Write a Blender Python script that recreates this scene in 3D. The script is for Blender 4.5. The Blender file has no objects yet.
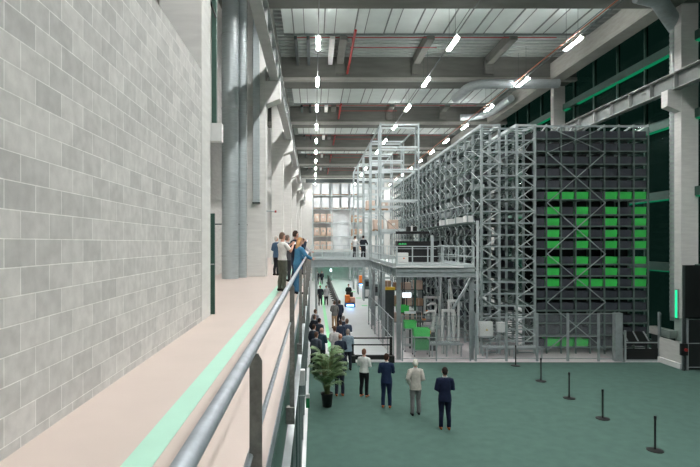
import bpy, bmesh, math, random
from mathutils import Vector, Matrix
random.seed(7)
COL = bpy.context.scene.collection
EYE = 5.5
PI = math.pi
ORD = ['', 'first', 'second', 'third', 'fourth', 'fifth', 'sixth', 'seventh', 'eighth', 'ninth', 'tenth', 'eleventh',
       'twelfth', 'thirteenth', 'fourteenth', 'fifteenth', 'sixteenth', 'seventeenth', 'eighteenth', 'nineteenth', 'twentieth', 'twenty-first']

# ------------------------------------------------------------------ materials
def mat(name, col, rough=.6, metal=0.0, var=0.08, scale=6.0, bump=0.0, spec=.5, emit=None, estr=0.0, stretch=None):
    m = bpy.data.materials.new(name); m.use_nodes = True
    nt = m.node_tree; N = nt.nodes; L = nt.links
    b = N['Principled BSDF']
    b.inputs['Roughness'].default_value = rough
    b.inputs['Metallic'].default_value = metal
    b.inputs['Specular IOR Level'].default_value = spec
    tc = N.new('ShaderNodeTexCoord'); mp = N.new('ShaderNodeMapping')
    L.new(tc.outputs['Object'], mp.inputs['Vector'])
    if stretch: mp.inputs['Scale'].default_value = stretch
    nz = N.new('ShaderNodeTexNoise'); nz.inputs['Scale'].default_value = scale; nz.inputs['Detail'].default_value = 4
    L.new(mp.outputs['Vector'], nz.inputs['Vector'])
    cr = N.new('ShaderNodeValToRGB')
    lo = [max(0, c * (1 - var)) for c in col]; hi = [min(1, c * (1 + var)) for c in col]
    cr.color_ramp.elements[0].color = (*lo, 1); cr.color_ramp.elements[1].color = (*hi, 1)
    cr.color_ramp.elements[0].position = .3; cr.color_ramp.elements[1].position = .7
    L.new(nz.outputs['Fac'], cr.inputs['Fac']); L.new(cr.outputs['Color'], b.inputs['Base Color'])
    if bump:
        bp = N.new('ShaderNodeBump'); bp.inputs['Strength'].default_value = bump; bp.inputs['Distance'].default_value = .01
        L.new(nz.outputs['Fac'], bp.inputs['Height']); L.new(bp.outputs['Normal'], b.inputs['Normal'])
    if emit:
        b.inputs['Emission Color'].default_value = (*emit, 1); b.inputs['Emission Strength'].default_value = estr
    return m

def srgb(r, g, b):
    f = lambda c: (c / 255 / 12.92) if c <= 10 else ((c / 255 + .055) / 1.055) ** 2.4
    return (f(r), f(g), f(b))

def brick_mat():
    m = bpy.data.materials.new('grey_block_wall'); m.use_nodes = True
    nt = m.node_tree; N = nt.nodes; L = nt.links; b = N['Principled BSDF']
    b.inputs['Roughness'].default_value = .85; b.inputs['Specular IOR Level'].default_value = .25
    tc = N.new('ShaderNodeTexCoord'); sp = N.new('ShaderNodeSeparateXYZ'); cb = N.new('ShaderNodeCombineXYZ')
    L.new(tc.outputs['Object'], sp.inputs[0])
    ay = N.new('ShaderNodeMath'); ay.operation = 'ADD'; ay.inputs[1].default_value = 20 * .392 + .092
    az = N.new('ShaderNodeMath'); az.operation = 'ADD'; az.inputs[1].default_value = -5.53 + 8.0
    L.new(sp.outputs['Y'], ay.inputs[0]); L.new(sp.outputs['Z'], az.inputs[0])
    L.new(ay.outputs[0], cb.inputs[0]); L.new(az.outputs[0], cb.inputs[1])
    br = N.new('ShaderNodeTexBrick'); br.inputs['Scale'].default_value = 1
    br.inputs['Brick Width'].default_value = .392; br.inputs['Row Height'].default_value = .2
    br.inputs['Mortar Size'].default_value = .0055; br.inputs['Mortar Smooth'].default_value = .3; br.inputs['Bias'].default_value = 0
    br.inputs['Color1'].default_value = (*srgb(192, 192, 189), 1); br.inputs['Color2'].default_value = (*srgb(214, 213, 209), 1)
    br.inputs['Mortar'].default_value = (*srgb(238, 238, 234), 1)
    L.new(cb.outputs[0], br.inputs['Vector'])
    nz = N.new('ShaderNodeTexNoise'); nz.inputs['Scale'].default_value = 9; nz.inputs['Detail'].default_value = 6
    L.new(tc.outputs['Object'], nz.inputs['Vector'])
    mr = N.new('ShaderNodeMapRange'); mr.inputs['From Min'].default_value = .3; mr.inputs['From Max'].default_value = .7
    mr.inputs['To Min'].default_value = .88; mr.inputs['To Max'].default_value = 1.08
    L.new(nz.outputs['Fac'], mr.inputs['Value'])
    mx = N.new('ShaderNodeMix'); mx.data_type = 'RGBA'; mx.blend_type = 'MULTIPLY'; mx.inputs['Factor'].default_value = 1
    L.new(br.outputs['Color'], mx.inputs['A']); L.new(mr.outputs['Result'], mx.inputs['B'])
    L.new(mx.outputs['Result'], b.inputs['Base Color'])
    n2 = N.new('ShaderNodeTexNoise'); n2.inputs['Scale'].default_value = 120; n2.inputs['Detail'].default_value = 3
    L.new(tc.outputs['Object'], n2.inputs['Vector'])
    ad = N.new('ShaderNodeMath'); ad.operation = 'MULTIPLY_ADD'; ad.inputs[1].default_value = .12
    iv = N.new('ShaderNodeMath'); iv.operation = 'SUBTRACT'; iv.inputs[0].default_value = 1
    L.new(br.outputs['Fac'], iv.inputs[1]); L.new(n2.outputs['Fac'], ad.inputs[0]); L.new(iv.outputs[0], ad.inputs[2])
    bp = N.new('ShaderNodeBump'); bp.inputs['Strength'].default_value = .55; bp.inputs['Distance'].default_value = .006
    L.new(ad.outputs[0], bp.inputs['Height']); L.new(bp.outputs['Normal'], b.inputs['Normal'])
    return m

def glass_mat(name, tint, fac=.12):
    m = bpy.data.materials.new(name); m.use_nodes = True
    nt = m.node_tree; N = nt.nodes; L = nt.links
    N.remove(N['Principled BSDF'])
    tr = N.new('ShaderNodeBsdfTransparent'); tr.inputs[0].default_value = (*tint, 1)
    gl = N.new('ShaderNodeBsdfGlossy'); gl.inputs['Roughness'].default_value = .06; gl.inputs[0].default_value = (.35, .45, .42, 1)
    fr = N.new('ShaderNodeFresnel'); fr.inputs[0].default_value = 1.3
    mx = N.new('ShaderNodeMixShader')
    ge = N.new('ShaderNodeNewGeometry'); iv = N.new('ShaderNodeMath'); iv.operation = 'SUBTRACT'; iv.inputs[0].default_value = 1
    ml = N.new('ShaderNodeMath'); ml.operation = 'MULTIPLY'
    L.new(ge.outputs['Backfacing'], iv.inputs[1]); L.new(fr.outputs[0], ml.inputs[0]); L.new(iv.outputs[0], ml.inputs[1])
    L.new(ml.outputs[0], mx.inputs[0]); L.new(tr.outputs[0], mx.inputs[1]); L.new(gl.outputs[0], mx.inputs[2])
    L.new(mx.outputs[0], N['Material Output'].inputs[0])
    return m

def mesh_mat(name, col, pitch, wire, axis):
    """woven wire panel: real gaps between thin wires; axis = the two object axes of the panel"""
    m = bpy.data.materials.new(name); m.use_nodes = True
    nt = m.node_tree; N = nt.nodes; L = nt.links; b = N['Principled BSDF']
    b.inputs['Base Color'].default_value = (*col, 1); b.inputs['Roughness'].default_value = .5
    tc = N.new('ShaderNodeTexCoord'); sp = N.new('ShaderNodeSeparateXYZ'); L.new(tc.outputs['Object'], sp.inputs[0])
    outs = []
    for a in axis:
        d = N.new('ShaderNodeMath'); d.operation = 'DIVIDE'; d.inputs[1].default_value = pitch; L.new(sp.outputs[a], d.inputs[0])
        f = N.new('ShaderNodeMath'); f.operation = 'FRACT'; L.new(d.outputs[0], f.inputs[0])
        g = N.new('ShaderNodeMath'); g.operation = 'LESS_THAN'; g.inputs[1].default_value = wire; L.new(f.outputs[0], g.inputs[0])
        outs.append(g)
    mxn = N.new('ShaderNodeMath'); mxn.operation = 'MAXIMUM'
    L.new(outs[0].outputs[0], mxn.inputs[0]); L.new(outs[1].outputs[0], mxn.inputs[1])
    L.new(mxn.outputs[0], b.inputs['Alpha'])
    return m

def emis(name, col, s):
    m = bpy.data.materials.new(name); m.use_nodes = True
    nt = m.node_tree; N = nt.nodes
    N.remove(N['Principled BSDF'])
    e = N.new('ShaderNodeEmission'); e.inputs[0].default_value = (*col, 1); e.inputs[1].default_value = s
    nt.links.new(e.outputs[0], N['Material Output'].inputs[0])
    return m

M = {}
M['block'] = brick_mat()
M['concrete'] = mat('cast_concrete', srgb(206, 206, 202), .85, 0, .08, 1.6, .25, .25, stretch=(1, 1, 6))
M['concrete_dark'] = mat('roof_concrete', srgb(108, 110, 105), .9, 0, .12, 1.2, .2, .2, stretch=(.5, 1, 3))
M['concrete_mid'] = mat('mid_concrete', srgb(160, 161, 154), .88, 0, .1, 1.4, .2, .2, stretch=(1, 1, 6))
M['wallwhite'] = mat('painted_plaster', srgb(214, 214, 210), .9, 0, .04, 2, .05, .2)
M['mezzfloor'] = mat('pale_screed_floor', srgb(200, 186, 177), .42, 0, .03, 1.5, .02, .4)
M['stripe'] = mat('mint_floor_paint', srgb(172, 218, 198), .45, 0, .03, 3, 0, .4)
M['hallfloor'] = mat('light_polished_floor', srgb(205, 210, 210), .28, 0, .05, .8, 0, .5)
M['carpet'] = mat('green_carpet', srgb(79, 105, 97), .95, 0, .08, 3, .3, .1)
M['galv'] = mat('galvanised_steel', srgb(176, 184, 186), .42, .55, .12, 5, .05)
M['railsteel'] = mat('galvanised_rail_tube', srgb(158, 167, 174), .5, .3, .16, 22, .05)
M['poststeel'] = mat('weathered_post_steel', srgb(150, 150, 146), .55, .45, .2, 30, .1)
M['rack'] = mat('rack_steel', srgb(164, 176, 177), .45, .3, .08, 8)
M['rackdark'] = mat('dull_rack_steel', srgb(104, 122, 118), .5, .3, .08, 8)
M['column'] = mat('pale_column_concrete', srgb(226, 226, 222), .85, 0, .06, 1.6, .2, .25, stretch=(1, 1, 6))  # paler than the other concrete: lamplight put into the colour
M['rackpale'] = mat('pale_rack_steel', srgb(196, 206, 207), .5, .15, .06, 8)
M['deck'] = mat('ribbed_roof_sheet', srgb(160, 168, 164), .55, .1, .06, 3)
M['panel'] = mat('pale_roof_panel', srgb(206, 216, 212), .55, 0, .05, 1.2)
M['seam'] = mat('roof_seam', srgb(120, 128, 126), .6, .2, .05, 4)
M['crane'] = mat('crane_beam_paint', srgb(168, 172, 170), .5, .2, .08, 4)
M['web'] = mat('girder_web_grey', srgb(112, 119, 117), .5, .1, .08, 4)  # darker grey than the girder flanges
M['duct'] = mat('spiral_duct_zinc', srgb(178, 188, 190), .42, .25, .12, 3, .05, stretch=(1, 1, 14))
M['dark'] = mat('black_powder_coat', srgb(17, 20, 21), .5, 0, .15, 8)
M['darksteel'] = mat('dark_steel', srgb(62, 70, 70), .5, .3, .1, 8)
M['green_dark'] = mat('dark_green_steel', srgb(60, 92, 82), .5, .2, .1, 6)
M['white'] = mat('white_enamel', srgb(226, 228, 226), .4, 0, .03, 6)
M['red'] = mat('red_pipe_paint', srgb(160, 44, 42), .45, 0, .06, 6)
M['orange'] = mat('orange_plastic', srgb(232, 128, 52), .5, 0, .06, 6)
M['blue'] = mat('blue_plastic', srgb(40, 104, 180), .45, 0, .06, 6)
M['yellow'] = mat('yellow_plastic', srgb(226, 186, 52), .5, 0, .06, 6)
M['tote_green'] = mat('green_tote_plastic', srgb(64, 205, 92), .5, 0, .05, 5)
M['tote_dark'] = mat('anthracite_tote_plastic', srgb(62, 66, 74), .55, 0, .1, 5)
M['tote_grey'] = mat('grey_tote_plastic', srgb(96, 108, 108), .55, 0, .12, 5)
M['tote_pale'] = mat('pale_tote_plastic', srgb(182, 192, 194), .5, 0, .06, 5)
M['card'] = mat('brown_cardboard', srgb(176, 146, 120), .85, 0, .1, 4)
M['cardpale'] = mat('pale_cardboard', srgb(208, 186, 170), .85, 0, .08, 4)
M['wood'] = mat('pallet_wood', srgb(164, 130, 92), .85, 0, .15, 6)
M['film'] = mat('white_stretch_film', srgb(234, 240, 242), .4, 0, .08, 1.5)  # whitened to put the far end's milky brightness into the colour
M['glass_dark'] = glass_mat('dark_night_glass', (.25, .34, .31))
M['glass_clear'] = glass_mat('clear_partition_glass', (.78, .86, .84))
M['lamp'] = emis('lamp_diffuser', (1.0, .985, .97), 560)
M['uplight'] = emis('upper_lamp_diffuser', (1.0, .985, .97), 140)  # added glow above the lamps to brighten the ceiling
M['led_green'] = emis('green_led', (.02, .75, .30), 1.5)  # glow colour imitating green light on the ribbed duct
M['led_green_soft'] = emis('green_led_soft', (.02, .62, .26), .28)
M['led_passage'] = emis('passage_green_led', (.03, .9, .42), 10)
M['screen'] = emis('white_screen', (.9, .97, 1), 1.6)
M['screen_green'] = emis('green_display', (.1, .8, .25), .7)
M['led_blue'] = emis('blue_safety_light', (.25, .55, 1), 14)
M['leaf'] = mat('palm_leaf', srgb(112, 140, 96), .5, 0, .25, 9)
M['stem'] = mat('palm_stem', srgb(110, 120, 78), .6, 0, .15, 9)
M['soil'] = mat('potting_soil', srgb(52, 42, 34), .95, 0, .2, 30)
M['skin'] = mat('skin', srgb(214, 166, 144), .55, 0, .04, 12)
M['eye'] = mat('eye_dark', srgb(40, 32, 30), .3, 0, .02, 5)
M['mesh_x'] = mesh_mat('wire_mesh_front', srgb(170, 178, 180), .05, .045, ('X', 'Z'))
M['mesh_y'] = mesh_mat('wire_mesh_side', srgb(170, 178, 180), .05, .07, ('Y', 'Z'))
M['mesh_dark'] = mesh_mat('dark_wire_mesh', srgb(30, 36, 36), .05, .5, ('X', 'Z'))
M['label'] = mat('printed_white_label', srgb(236, 236, 232), .6, 0, .02, 5)
_cloth = {}
def cloth(r, g, b, var=.12):
    k = (r, g, b)
    if k not in _cloth: _cloth[k] = mat('cloth_%02x%02x%02x' % k, srgb(r, g, b), .85, 0, var, 14, .05, .2)
    return _cloth[k]

# ------------------------------------------------------------------ mesh builder
class MB:
    def __init__(s): s.v = []; s.f = []; s.sm = []
    def add(s, vs, fs, smooth=False):
        o = len(s.v); s.v += [Vector(p) for p in vs]; s.f += [tuple(i + o for i in f) for f in fs]; s.sm += [smooth] * len(fs); return s
    def box(s, x0, x1, y0, y1, z0, z1):
        return s.add([(x0, y0, z0), (x1, y0, z0), (x1, y1, z0), (x0, y1, z0), (x0, y0, z1), (x1, y0, z1), (x1, y1, z1), (x0, y1, z1)],
                     [(3, 2, 1, 0), (4, 5, 6, 7), (0, 1, 5, 4), (1, 2, 6, 5), (2, 3, 7, 6), (3, 0, 4, 7)])
    def bar(s, p, q, w, h=None):
        h = h or w; p = Vector(p); q = Vector(q); d = (q - p)
        if d.length < 1e-6: return s
        d.normalize(); up = Vector((0, 0, 1)) if abs(d.z) < .95 else Vector((0, 1, 0))
        a = d.cross(up).normalized() * w / 2; b = a.cross(d).normalized() * h / 2
        vs = [p - a - b, p + a - b, p + a + b, p - a + b, q - a - b, q + a - b, q + a + b, q - a + b]
        return s.add(vs, [(3, 2, 1, 0), (4, 5, 6, 7), (0, 1, 5, 4), (1, 2, 6, 5), (2, 3, 7, 6), (3, 0, 4, 7)])
    def tube(s, pts, r, n=10):
        pts = [Vector(p) for p in pts]; k = len(pts); rs = r if isinstance(r, (list, tuple)) else [r] * k
        vs = []; prev = None
        for i, p in enumerate(pts):
            d = (pts[min(i + 1, k - 1)] - pts[max(i - 1, 0)]).normalized()
            if prev is None:
                up = Vector((0, 0, 1)) if abs(d.z) < .9 else Vector((0, 1, 0)); a = d.cross(up).normalized()
            else:
                a = (prev - d * prev.dot(d)).normalized()
            prev = a; b = d.cross(a)
            for j in range(n):
                t = 2 * PI * j / n; vs.append(p + a * (rs[i] * math.cos(t)) + b * (rs[i] * math.sin(t)))
        fs = []
        for i in range(k - 1):
            for j in range(n): fs.append((i * n + j, i * n + (j + 1) % n, (i + 1) * n + (j + 1) % n, (i + 1) * n + j))
        s.add(vs, fs, True)
        s.add(vs[:n], [tuple(range(n))[::-1]]); s.add(vs[-n:], [tuple(range(n))])
        return s
    def rings(s, rs, n=14):
        """stack of horizontal ellipses (z, rx, ry, cx, cy)"""
        vs = []
        for (z, rx, ry, cx, cy) in rs:
            for j in range(n):
                t = 2 * PI * j / n; vs.append((cx + rx * math.cos(t), cy + ry * math.sin(t), z))
        k = len(rs); fs = []
        for i in range(k - 1):
            for j in range(n): fs.append((i * n + j, i * n + (j + 1) % n, (i + 1) * n + (j + 1) % n, (i + 1) * n + j))
        fs.append(tuple(range(n))[::-1]); fs.append(tuple(range((k - 1) * n, k * n)))
        return s.add(vs, fs, True)
    def prism(s, pts, axis, a, b):
        """extrude a 2-D outline along an axis ('X': pts are (y,z); 'Y': pts are (x,z); 'Z': pts are (x,y))"""
        def mk(p, t): return {'X': (t, p[0], p[1]), 'Y': (p[0], t, p[1]), 'Z': (p[0], p[1], t)}[axis]
        n = len(pts)
        return s.add([mk(p, a) for p in pts] + [mk(p, b) for p in pts],
                     [tuple(range(n))[::-1], tuple(range(n, 2 * n))] + [(i, (i + 1) % n, n + (i + 1) % n, n + i) for i in range(n)])
    def build(s, name, m, parent=None, bevel=0, world=True):
        me = bpy.data.meshes.new(name)
        off = Vector((0, 0, 0))
        if parent is not None and world: off = wloc(parent)
        me.from_pydata([tuple(p - off) for p in s.v], [], s.f)
        me.polygons.foreach_set('use_smooth', s.sm)
        bm = bmesh.new(); bm.from_mesh(me); bmesh.ops.recalc_face_normals(bm, faces=bm.faces); bm.to_mesh(me); bm.free()
        me.materials.append(M[m] if isinstance(m, str) else m)
        o = bpy.data.objects.new(name, me); COL.objects.link(o)
        if parent is not None: o.parent = parent
        if bevel:
            b = o.modifiers.new('bevel', 'BEVEL'); b.width = bevel; b.segments = 2; b.limit_method = 'ANGLE'
        return o

def wloc(o):
    v = Vector((0, 0, 0))
    while o is not None: v += o.location; o = o.parent
    return v
def tag(o, label, cat, group=None, kind=None):
    o['label'] = label; o['category'] = cat
    if group: o['group'] = group
    if kind: o['kind'] = kind
    return o
def thing(name, label, cat, loc=(0, 0, 0), rz=0, group=None):
    o = bpy.data.objects.new(name, None); COL.objects.link(o); o.empty_display_size = .2
    o.location = loc; o.rotation_euler = (0, 0, rz); return tag(o, label, cat, group)
def struct(o, label=None, cat=None, group=None):
    o['kind'] = 'structure'
    if label: o['label'] = label
    if cat: o['category'] = cat
    if group: o['group'] = group
    return o
def kids(o): return [c for c in bpy.data.objects if c.parent is o]
def copy_tree(root, loc, label=None, cat=None, group=None):
    r = root.copy(); COL.objects.link(r); r.location = loc
    if label: r['label'] = label
    if cat: r['category'] = cat
    if group: r['group'] = group
    for ch in kids(root):
        c = ch.copy(); COL.objects.link(c); c.parent = r
        for g in kids(ch):
            d = g.copy(); COL.objects.link(d); d.parent = c
    return r
def box(name, m, x0, x1, y0, y1, z0, z1, parent=None, bevel=0): return MB().box(x0, x1, y0, y1, z0, z1).build(name, m, parent, bevel)

# ------------------------------------------------------------------ camera, world, view
cam = bpy.data.cameras.new('camera'); co = bpy.data.objects.new('camera', cam); COL.objects.link(co)
co.location = (0, 0, EYE); co.rotation_euler = (PI / 2, 0, 0)
cam.sensor_width = 36; cam.lens = 512 / 700 * 36; cam.shift_x = 36 / 700; cam.shift_y = 9.5 / 700
cam.clip_start = .05; cam.clip_end = 400
sc = bpy.context.scene; sc.camera = co
sc.view_settings.view_transform = 'Standard'; sc.view_settings.look = 'None'; sc.view_settings.exposure = 0.0; sc.view_settings.gamma = 1
sc.cycles.use_denoising = True; sc.cycles.sample_clamp_indirect = 4; sc.cycles.max_bounces = 8; sc.cycles.transparent_max_bounces = 24
w = bpy.data.worlds.new('night'); sc.world = w; w.use_nodes = True
w.node_tree.nodes['Background'].inputs[0].default_value = (.035, .075, .066, 1); w.node_tree.nodes['Background'].inputs[1].default_value = 1.0

# ------------------------------------------------------------------ building shell
BAY = 12.6; F0 = 22.1
fronts = [F0 + BAY * k for k in range(-2, 6)]
ZD, ZP, ZB = EYE + 12.6, EYE + 12.3, EYE + 11.0
struct(box('floor', 'hallfloor', -4.6, 18.4, -9, 92, -.3, 0))
tag(box('carpet', 'carpet', -.2, 16.95, -3, 23.55, 0, .012), 'dark green carpet covering the near half of the hall floor', 'carpet')
struct(box('wall_back', 'wallwhite', -4.6, 18.4, 91.7, 92, 0, 19))
struct(box('wall_front', 'darksteel', -4.6, 18.4, -9, -8.7, 0, 19))
struct(box('wall_left', 'concrete', -4.6, -4.4, -8.7, 91.7, 0, 19))
# ribbed roof sheet: trapezoid profile along Y
pts = []; y = -9.0
while y < 92:
    pts += [(y, ZD), (y + .22, ZD), (y + .28, ZD + .12), (y + .44, ZD + .12)]; y += .5
prof = pts + [(92.5, ZD + .4), (-9, ZD + .4)]
struct(MB().prism(prof, 'X', -4.6, 18.4).build('ceiling', 'deck'))
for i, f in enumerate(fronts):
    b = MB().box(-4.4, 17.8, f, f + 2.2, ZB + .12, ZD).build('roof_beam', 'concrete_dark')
    box('ledge', 'concrete_mid', -4.4, 17.8, f - .1, f + .25, ZB - .02, ZB + .2, b)  # lip paler than its beam: lamplight on it painted in
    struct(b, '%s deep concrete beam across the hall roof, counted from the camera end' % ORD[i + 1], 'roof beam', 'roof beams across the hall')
    if i == len(fronts) - 1: continue
    PL = 8.0 if i <= 2 else 10.4
    # pale panels hung under the first half of the bay, with seams
    pm = MB().box(-1.75, 15.5, f + 2.2, f + PL, ZP, ZP + .1).build('ceiling_panel', 'panel')
    struct(pm, 'pale panelled strip of roof behind the %s beam' % ORD[i + 1], 'ceiling panel', 'pale roof panel strips')
    s_ = MB(); x = -1.2
    while x < 15.4:
        s_.box(x, x + .07, f + 2.2, f + PL, ZP - .05, ZP); s_.box(x + .62, x + .66, f + 2.2, f + PL, ZP - .03, ZP); x += 1.75
    s_.box(-1.75, 15.5, f + PL - .05, f + PL + .07, ZP - .1, ZP + .12)
    s_.build('seam', 'seam', pm)
    for k, x in enumerate((1.75, 6.9, 11.8)):
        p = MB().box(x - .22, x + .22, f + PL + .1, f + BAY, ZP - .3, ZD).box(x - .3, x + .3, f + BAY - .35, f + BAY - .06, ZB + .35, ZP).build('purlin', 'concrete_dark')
        struct(p, '%s concrete purlin from the block wall side, ending on the %s roof beam' % (ORD[k + 1], ORD[i + 2]), 'purlin', 'concrete purlins')
    p = box('white_joist', 'white', .95, 1.25, f + PL + .1, f + BAY - .06, ZP - .25, ZD)
    struct(p, 'white joist beside the red pipe before the %s roof beam' % ORD[i + 2], 'joist', 'white roof joists')
    for k, x in enumerate((-1.1, -.35)):
        p = box('dark_joist', 'darksteel', x - .09, x + .09, f + PL + .1, f + BAY - .06, ZP - .3, ZD)
        struct(p, '%s narrow dark joist near the crane girder before the %s roof beam' % (ORD[k + 1], ORD[i + 2]), 'joist', 'dark roof joists')
    # sprinkler mains in the open half of the bay
    if 1 <= i:
        sp = thing('sprinkler_pipe', 'red sprinkler pipe branch under the ribbed roof before the %s beam' % ORD[i + 2], 'sprinkler pipe', (2.2, f + 9.0, EYE + 11.6), 0, 'red sprinkler branches')
        MB().tube([(2.3, f + PL - 1.8, EYE + 11.75), (2.25, f + BAY - .15, EYE + 11.45)], .075, 8).build('drop_pipe', 'red', sp)
        MB().tube([(-1.2, f + PL + .3, EYE + 12.2), (14.4, f + PL + .3, EYE + 12.2)], .028, 6).build('cross_pipe', 'red', sp)
        MB().tube([(2.2, f + PL + 1.2, EYE + 11.95), (7.5, f + PL + 1.2, EYE + 11.95)], .025, 6).build('branch_pipe', 'red', sp)
        MB().tube([(2.3, f + PL + .3, EYE + 11.66), (2.3, f + PL + .3, EYE + 12.22)], .05, 6).build('riser', 'red', sp)
tag(MB().tube([(13.02, -6, EYE + 10.42), (13.02, 88, EYE + 10.42)], .03, 6).build('cable_conduit', mat('rust_conduit', srgb(186, 96, 60), .5)), 'long orange conduit running beside the lamp row nearest the windows', 'conduit')

# columns and corbels: left at X -2.88..-2.08, right at X 15.85..16.65
def column(x0, x1, f, label, group, inner):
    c = MB().box(x0, x1, f, f + (.8 if inner > 0 else .47), 0, ZB + .3).build('concrete_column', 'column', None, .015)
    struct(c, label, 'column', group)
    a, b = (x1, x1 + .62) if inner > 0 else (x0 - .62, x0)
    zt = EYE + (7.0 if inner > 0 else 7.1); e = x1 if inner > 0 else x0; t = b if inner > 0 else a
    MB().prism([(e, zt), (t, zt), (t, zt - .75), (e, zt - 1.0)], 'Y', f + .02, f + (.78 if inner > 0 else .45)).build('corbel', 'column', c)
for i, f in enumerate(fronts[1:]):
    column(-2.88, -2.08, f, 'concrete column with crane corbel on the walkway side, %s from the camera' % ORD[i + 1], 'walkway side columns', 1)
for i, f in enumerate(fronts[1:]):
    column(17.0, 17.8, f + 1.6, 'concrete column with crane corbel on the window side, %s from the camera' % ORD[i + 1], 'window side columns', -1)
struct(box('edge_beam', 'concrete_mid', 16.0, 16.9, -8, 91, ZB, ZB + 1.15), 'long concrete edge beam above the dark windows', 'edge beam')
struct(box('edge_beam', 'concrete_dark', -2.75, -2.2, -8, 91, ZB + .3, ZB + 1.4), 'long concrete edge beam above the walkway columns', 'edge beam')

# crane girders: I section with stiffeners
def girder(xc, label, zb=EYE + 6.65):
    zt = zb + .77
    g = thing('crane_girder', label, 'crane girder', (xc, 0, zb))
    MB().box(xc - .19, xc + .19, -8, 90, zb, zb + .03).build('lower_flange', 'crane', g)
    MB().box(xc - .22, xc + .22, -8, 90, zt - .03, zt).build('upper_flange', 'crane', g)
    MB().box(xc - .012, xc + .012, -8, 90, zb + .03, zt - .03).build('web', 'web', g)
    MB().box(xc - .04, xc + .04, -8, 90, zt, zt + .07).build('crane_rail', 'darksteel', g)
    y = -7
    while y < 90:
        MB().box(xc - .18, xc + .18, y, y + .03, zb + .03, zt - .03).build('stiffener', 'crane', g); y += 1.7
    return g
girder(-1.7, 'grey crane girder carried on the walkway side column corbels', EYE + 7.0)
girder(16.78, 'grey crane girder running above the rack on the window side', EYE + 7.1)

# window wall on the right
ti = 0
for i, f in enumerate(fronts[:-1]):
    y0, y1 = f + .4, f + BAY + .4
    if f < 0: continue
    ti += 1
    wf = MB()
    TR = (0.0, 4.1, 7.7, 11.3, 14.9)
    for z in TR: wf.box(17.62, 18.0, y0, y1, z, z + .42)
    k = 0
    while y0 + k * 2.52 < y1:
        yy = y0 + k * 2.52; wf.box(17.8, 17.98, yy, yy + .1, 0, ZD); k += 1
    wo = wf.build('window_%d' % ti, 'green_dark'); struct(wo, 'dark glazed window bay on the far side of the rack, %s from camera' % ORD[ti], 'window', 'window bays')
    box('pane', 'glass_dark', 17.89, 17.91, y0, y1, 0, ZD, wo)
    for z in TR[1:]: box('led_strip', 'led_green_soft', 17.66, 17.98, y0 + .6, y1 - .6, z - .05, z, wo)
struct(box('wall_right', 'green_dark', 18.0, 18.1, -8.7, F0 - BAY + .4, 0, 19))

# ------------------------------------------------------------------ mezzanine walkway
ZM = EYE - 1.45
struct(box('mezzanine_floor', 'mezzfloor', -4.4, -.3, -8.6, 91, ZM - .3, ZM), 'pale screed floor of the raised walkway', 'floor')
struct(box('trim_1', 'green_dark', -.3, -.27, -8.6, 91, ZM - .42, ZM - .02), 'dark steel edge channel of the walkway floor', 'edge trim')
struct(MB().box(-.3, -.2, -8.6, 91, ZM - .44, ZM - .42).build('trim_2', 'galv'), 'pale bottom lip of the walkway edge channel', 'edge trim')
tag(box('floor_stripe', 'stripe', -1.256, -1.05, -8, 34, ZM, ZM + .003), 'mint green stripe painted along the raised walkway floor', 'floor marking')
struct(box('wall_block', 'block', -2.3, -2.08, -8.6, 9.45, ZM, EYE + 3.19), 'grey concrete block wall along the walkway', 'wall')
struct(box('wall_inner', 'concrete', -4.4, -2.95, 9.6, 9.8, ZM, ZD))
# railing
rl = thing('handrail', 'galvanised tube handrail along the edge of the raised walkway', 'handrail', (-.234, 0, ZM))
MB().tube([(-.234, -1.5, EYE - .4), (-.234, 35.6, EYE - .4)], .0215, 16).build('top_rail', 'railsteel', rl)
MB().tube([(-.234, -1.5, EYE - .78), (-.234, 35.6, EYE - .78)], .0125, 10).build('mid_rail', 'railsteel', rl)
box('toe_board', 'railsteel', -.292, -.284, -1.5, 35.6, ZM - .02, ZM + .1, rl)
y = -1.23
while y < 36:
    MB().prism([(-.236, ZM - .25), (-.190, ZM - .25), (-.190, EYE - .43), (-.204, EYE - .405), (-.222, EYE - .405), (-.236, EYE - .42)], 'Y', y, y + .012).build('post', 'poststeel', rl)
    box('bracket', 'poststeel', -.27, -.188, y - .03, y + .04, ZM - .3, ZM - .14, rl)
    y += 3.1
# glazed partition below the walkway
pw = struct(MB().box(-.36, -.3, 2, 36, 0, .12).box(-.36, -.3, 2, 36, 3.3, 3.6).build('partition_frame', 'galv'), 'grey framed glass partition below the walkway edge', 'partition')
y = 2.0
while y <= 36:
    box('mullion', 'galv', -.36, -.29, y, y + .06, .12, 3.3, pw); y += 2.0
box('pane', 'glass_clear', -.335, -.325, 2, 36, .12, 3.3, pw)
struct(box('wall_lower', 'wallwhite', -2.2, -2.1, 2, 60, 0, 3.6))
el = thing('emergency_light', 'small white emergency light box below the walkway edge', 'emergency light', (-.19, 8.0, 3.3))
box('housing', 'white', -.235, -.14, 7.96, 8.08, 3.28, 3.52, el, .01); box('bracket', 'galv', -.3, -.235, 8.0, 8.04, 3.42, 3.46, el)
xs = thing('exit_sign', 'small green exit sign hanging below the emergency light box', 'sign', (-.1, 8, 2.95))
box('plate', mat('sign_green', srgb(34, 140, 84), .5), -.125, -.07, 7.98, 8.02, 2.93, 3.08, xs); box('upper_plate', 'white', -.125, -.07, 7.98, 8.02, 3.08, 3.14, xs)
MB().bar((-.3, 8, 3.11), (-.12, 8, 3.11), .015).build('bracket', 'galv', xs)

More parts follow.
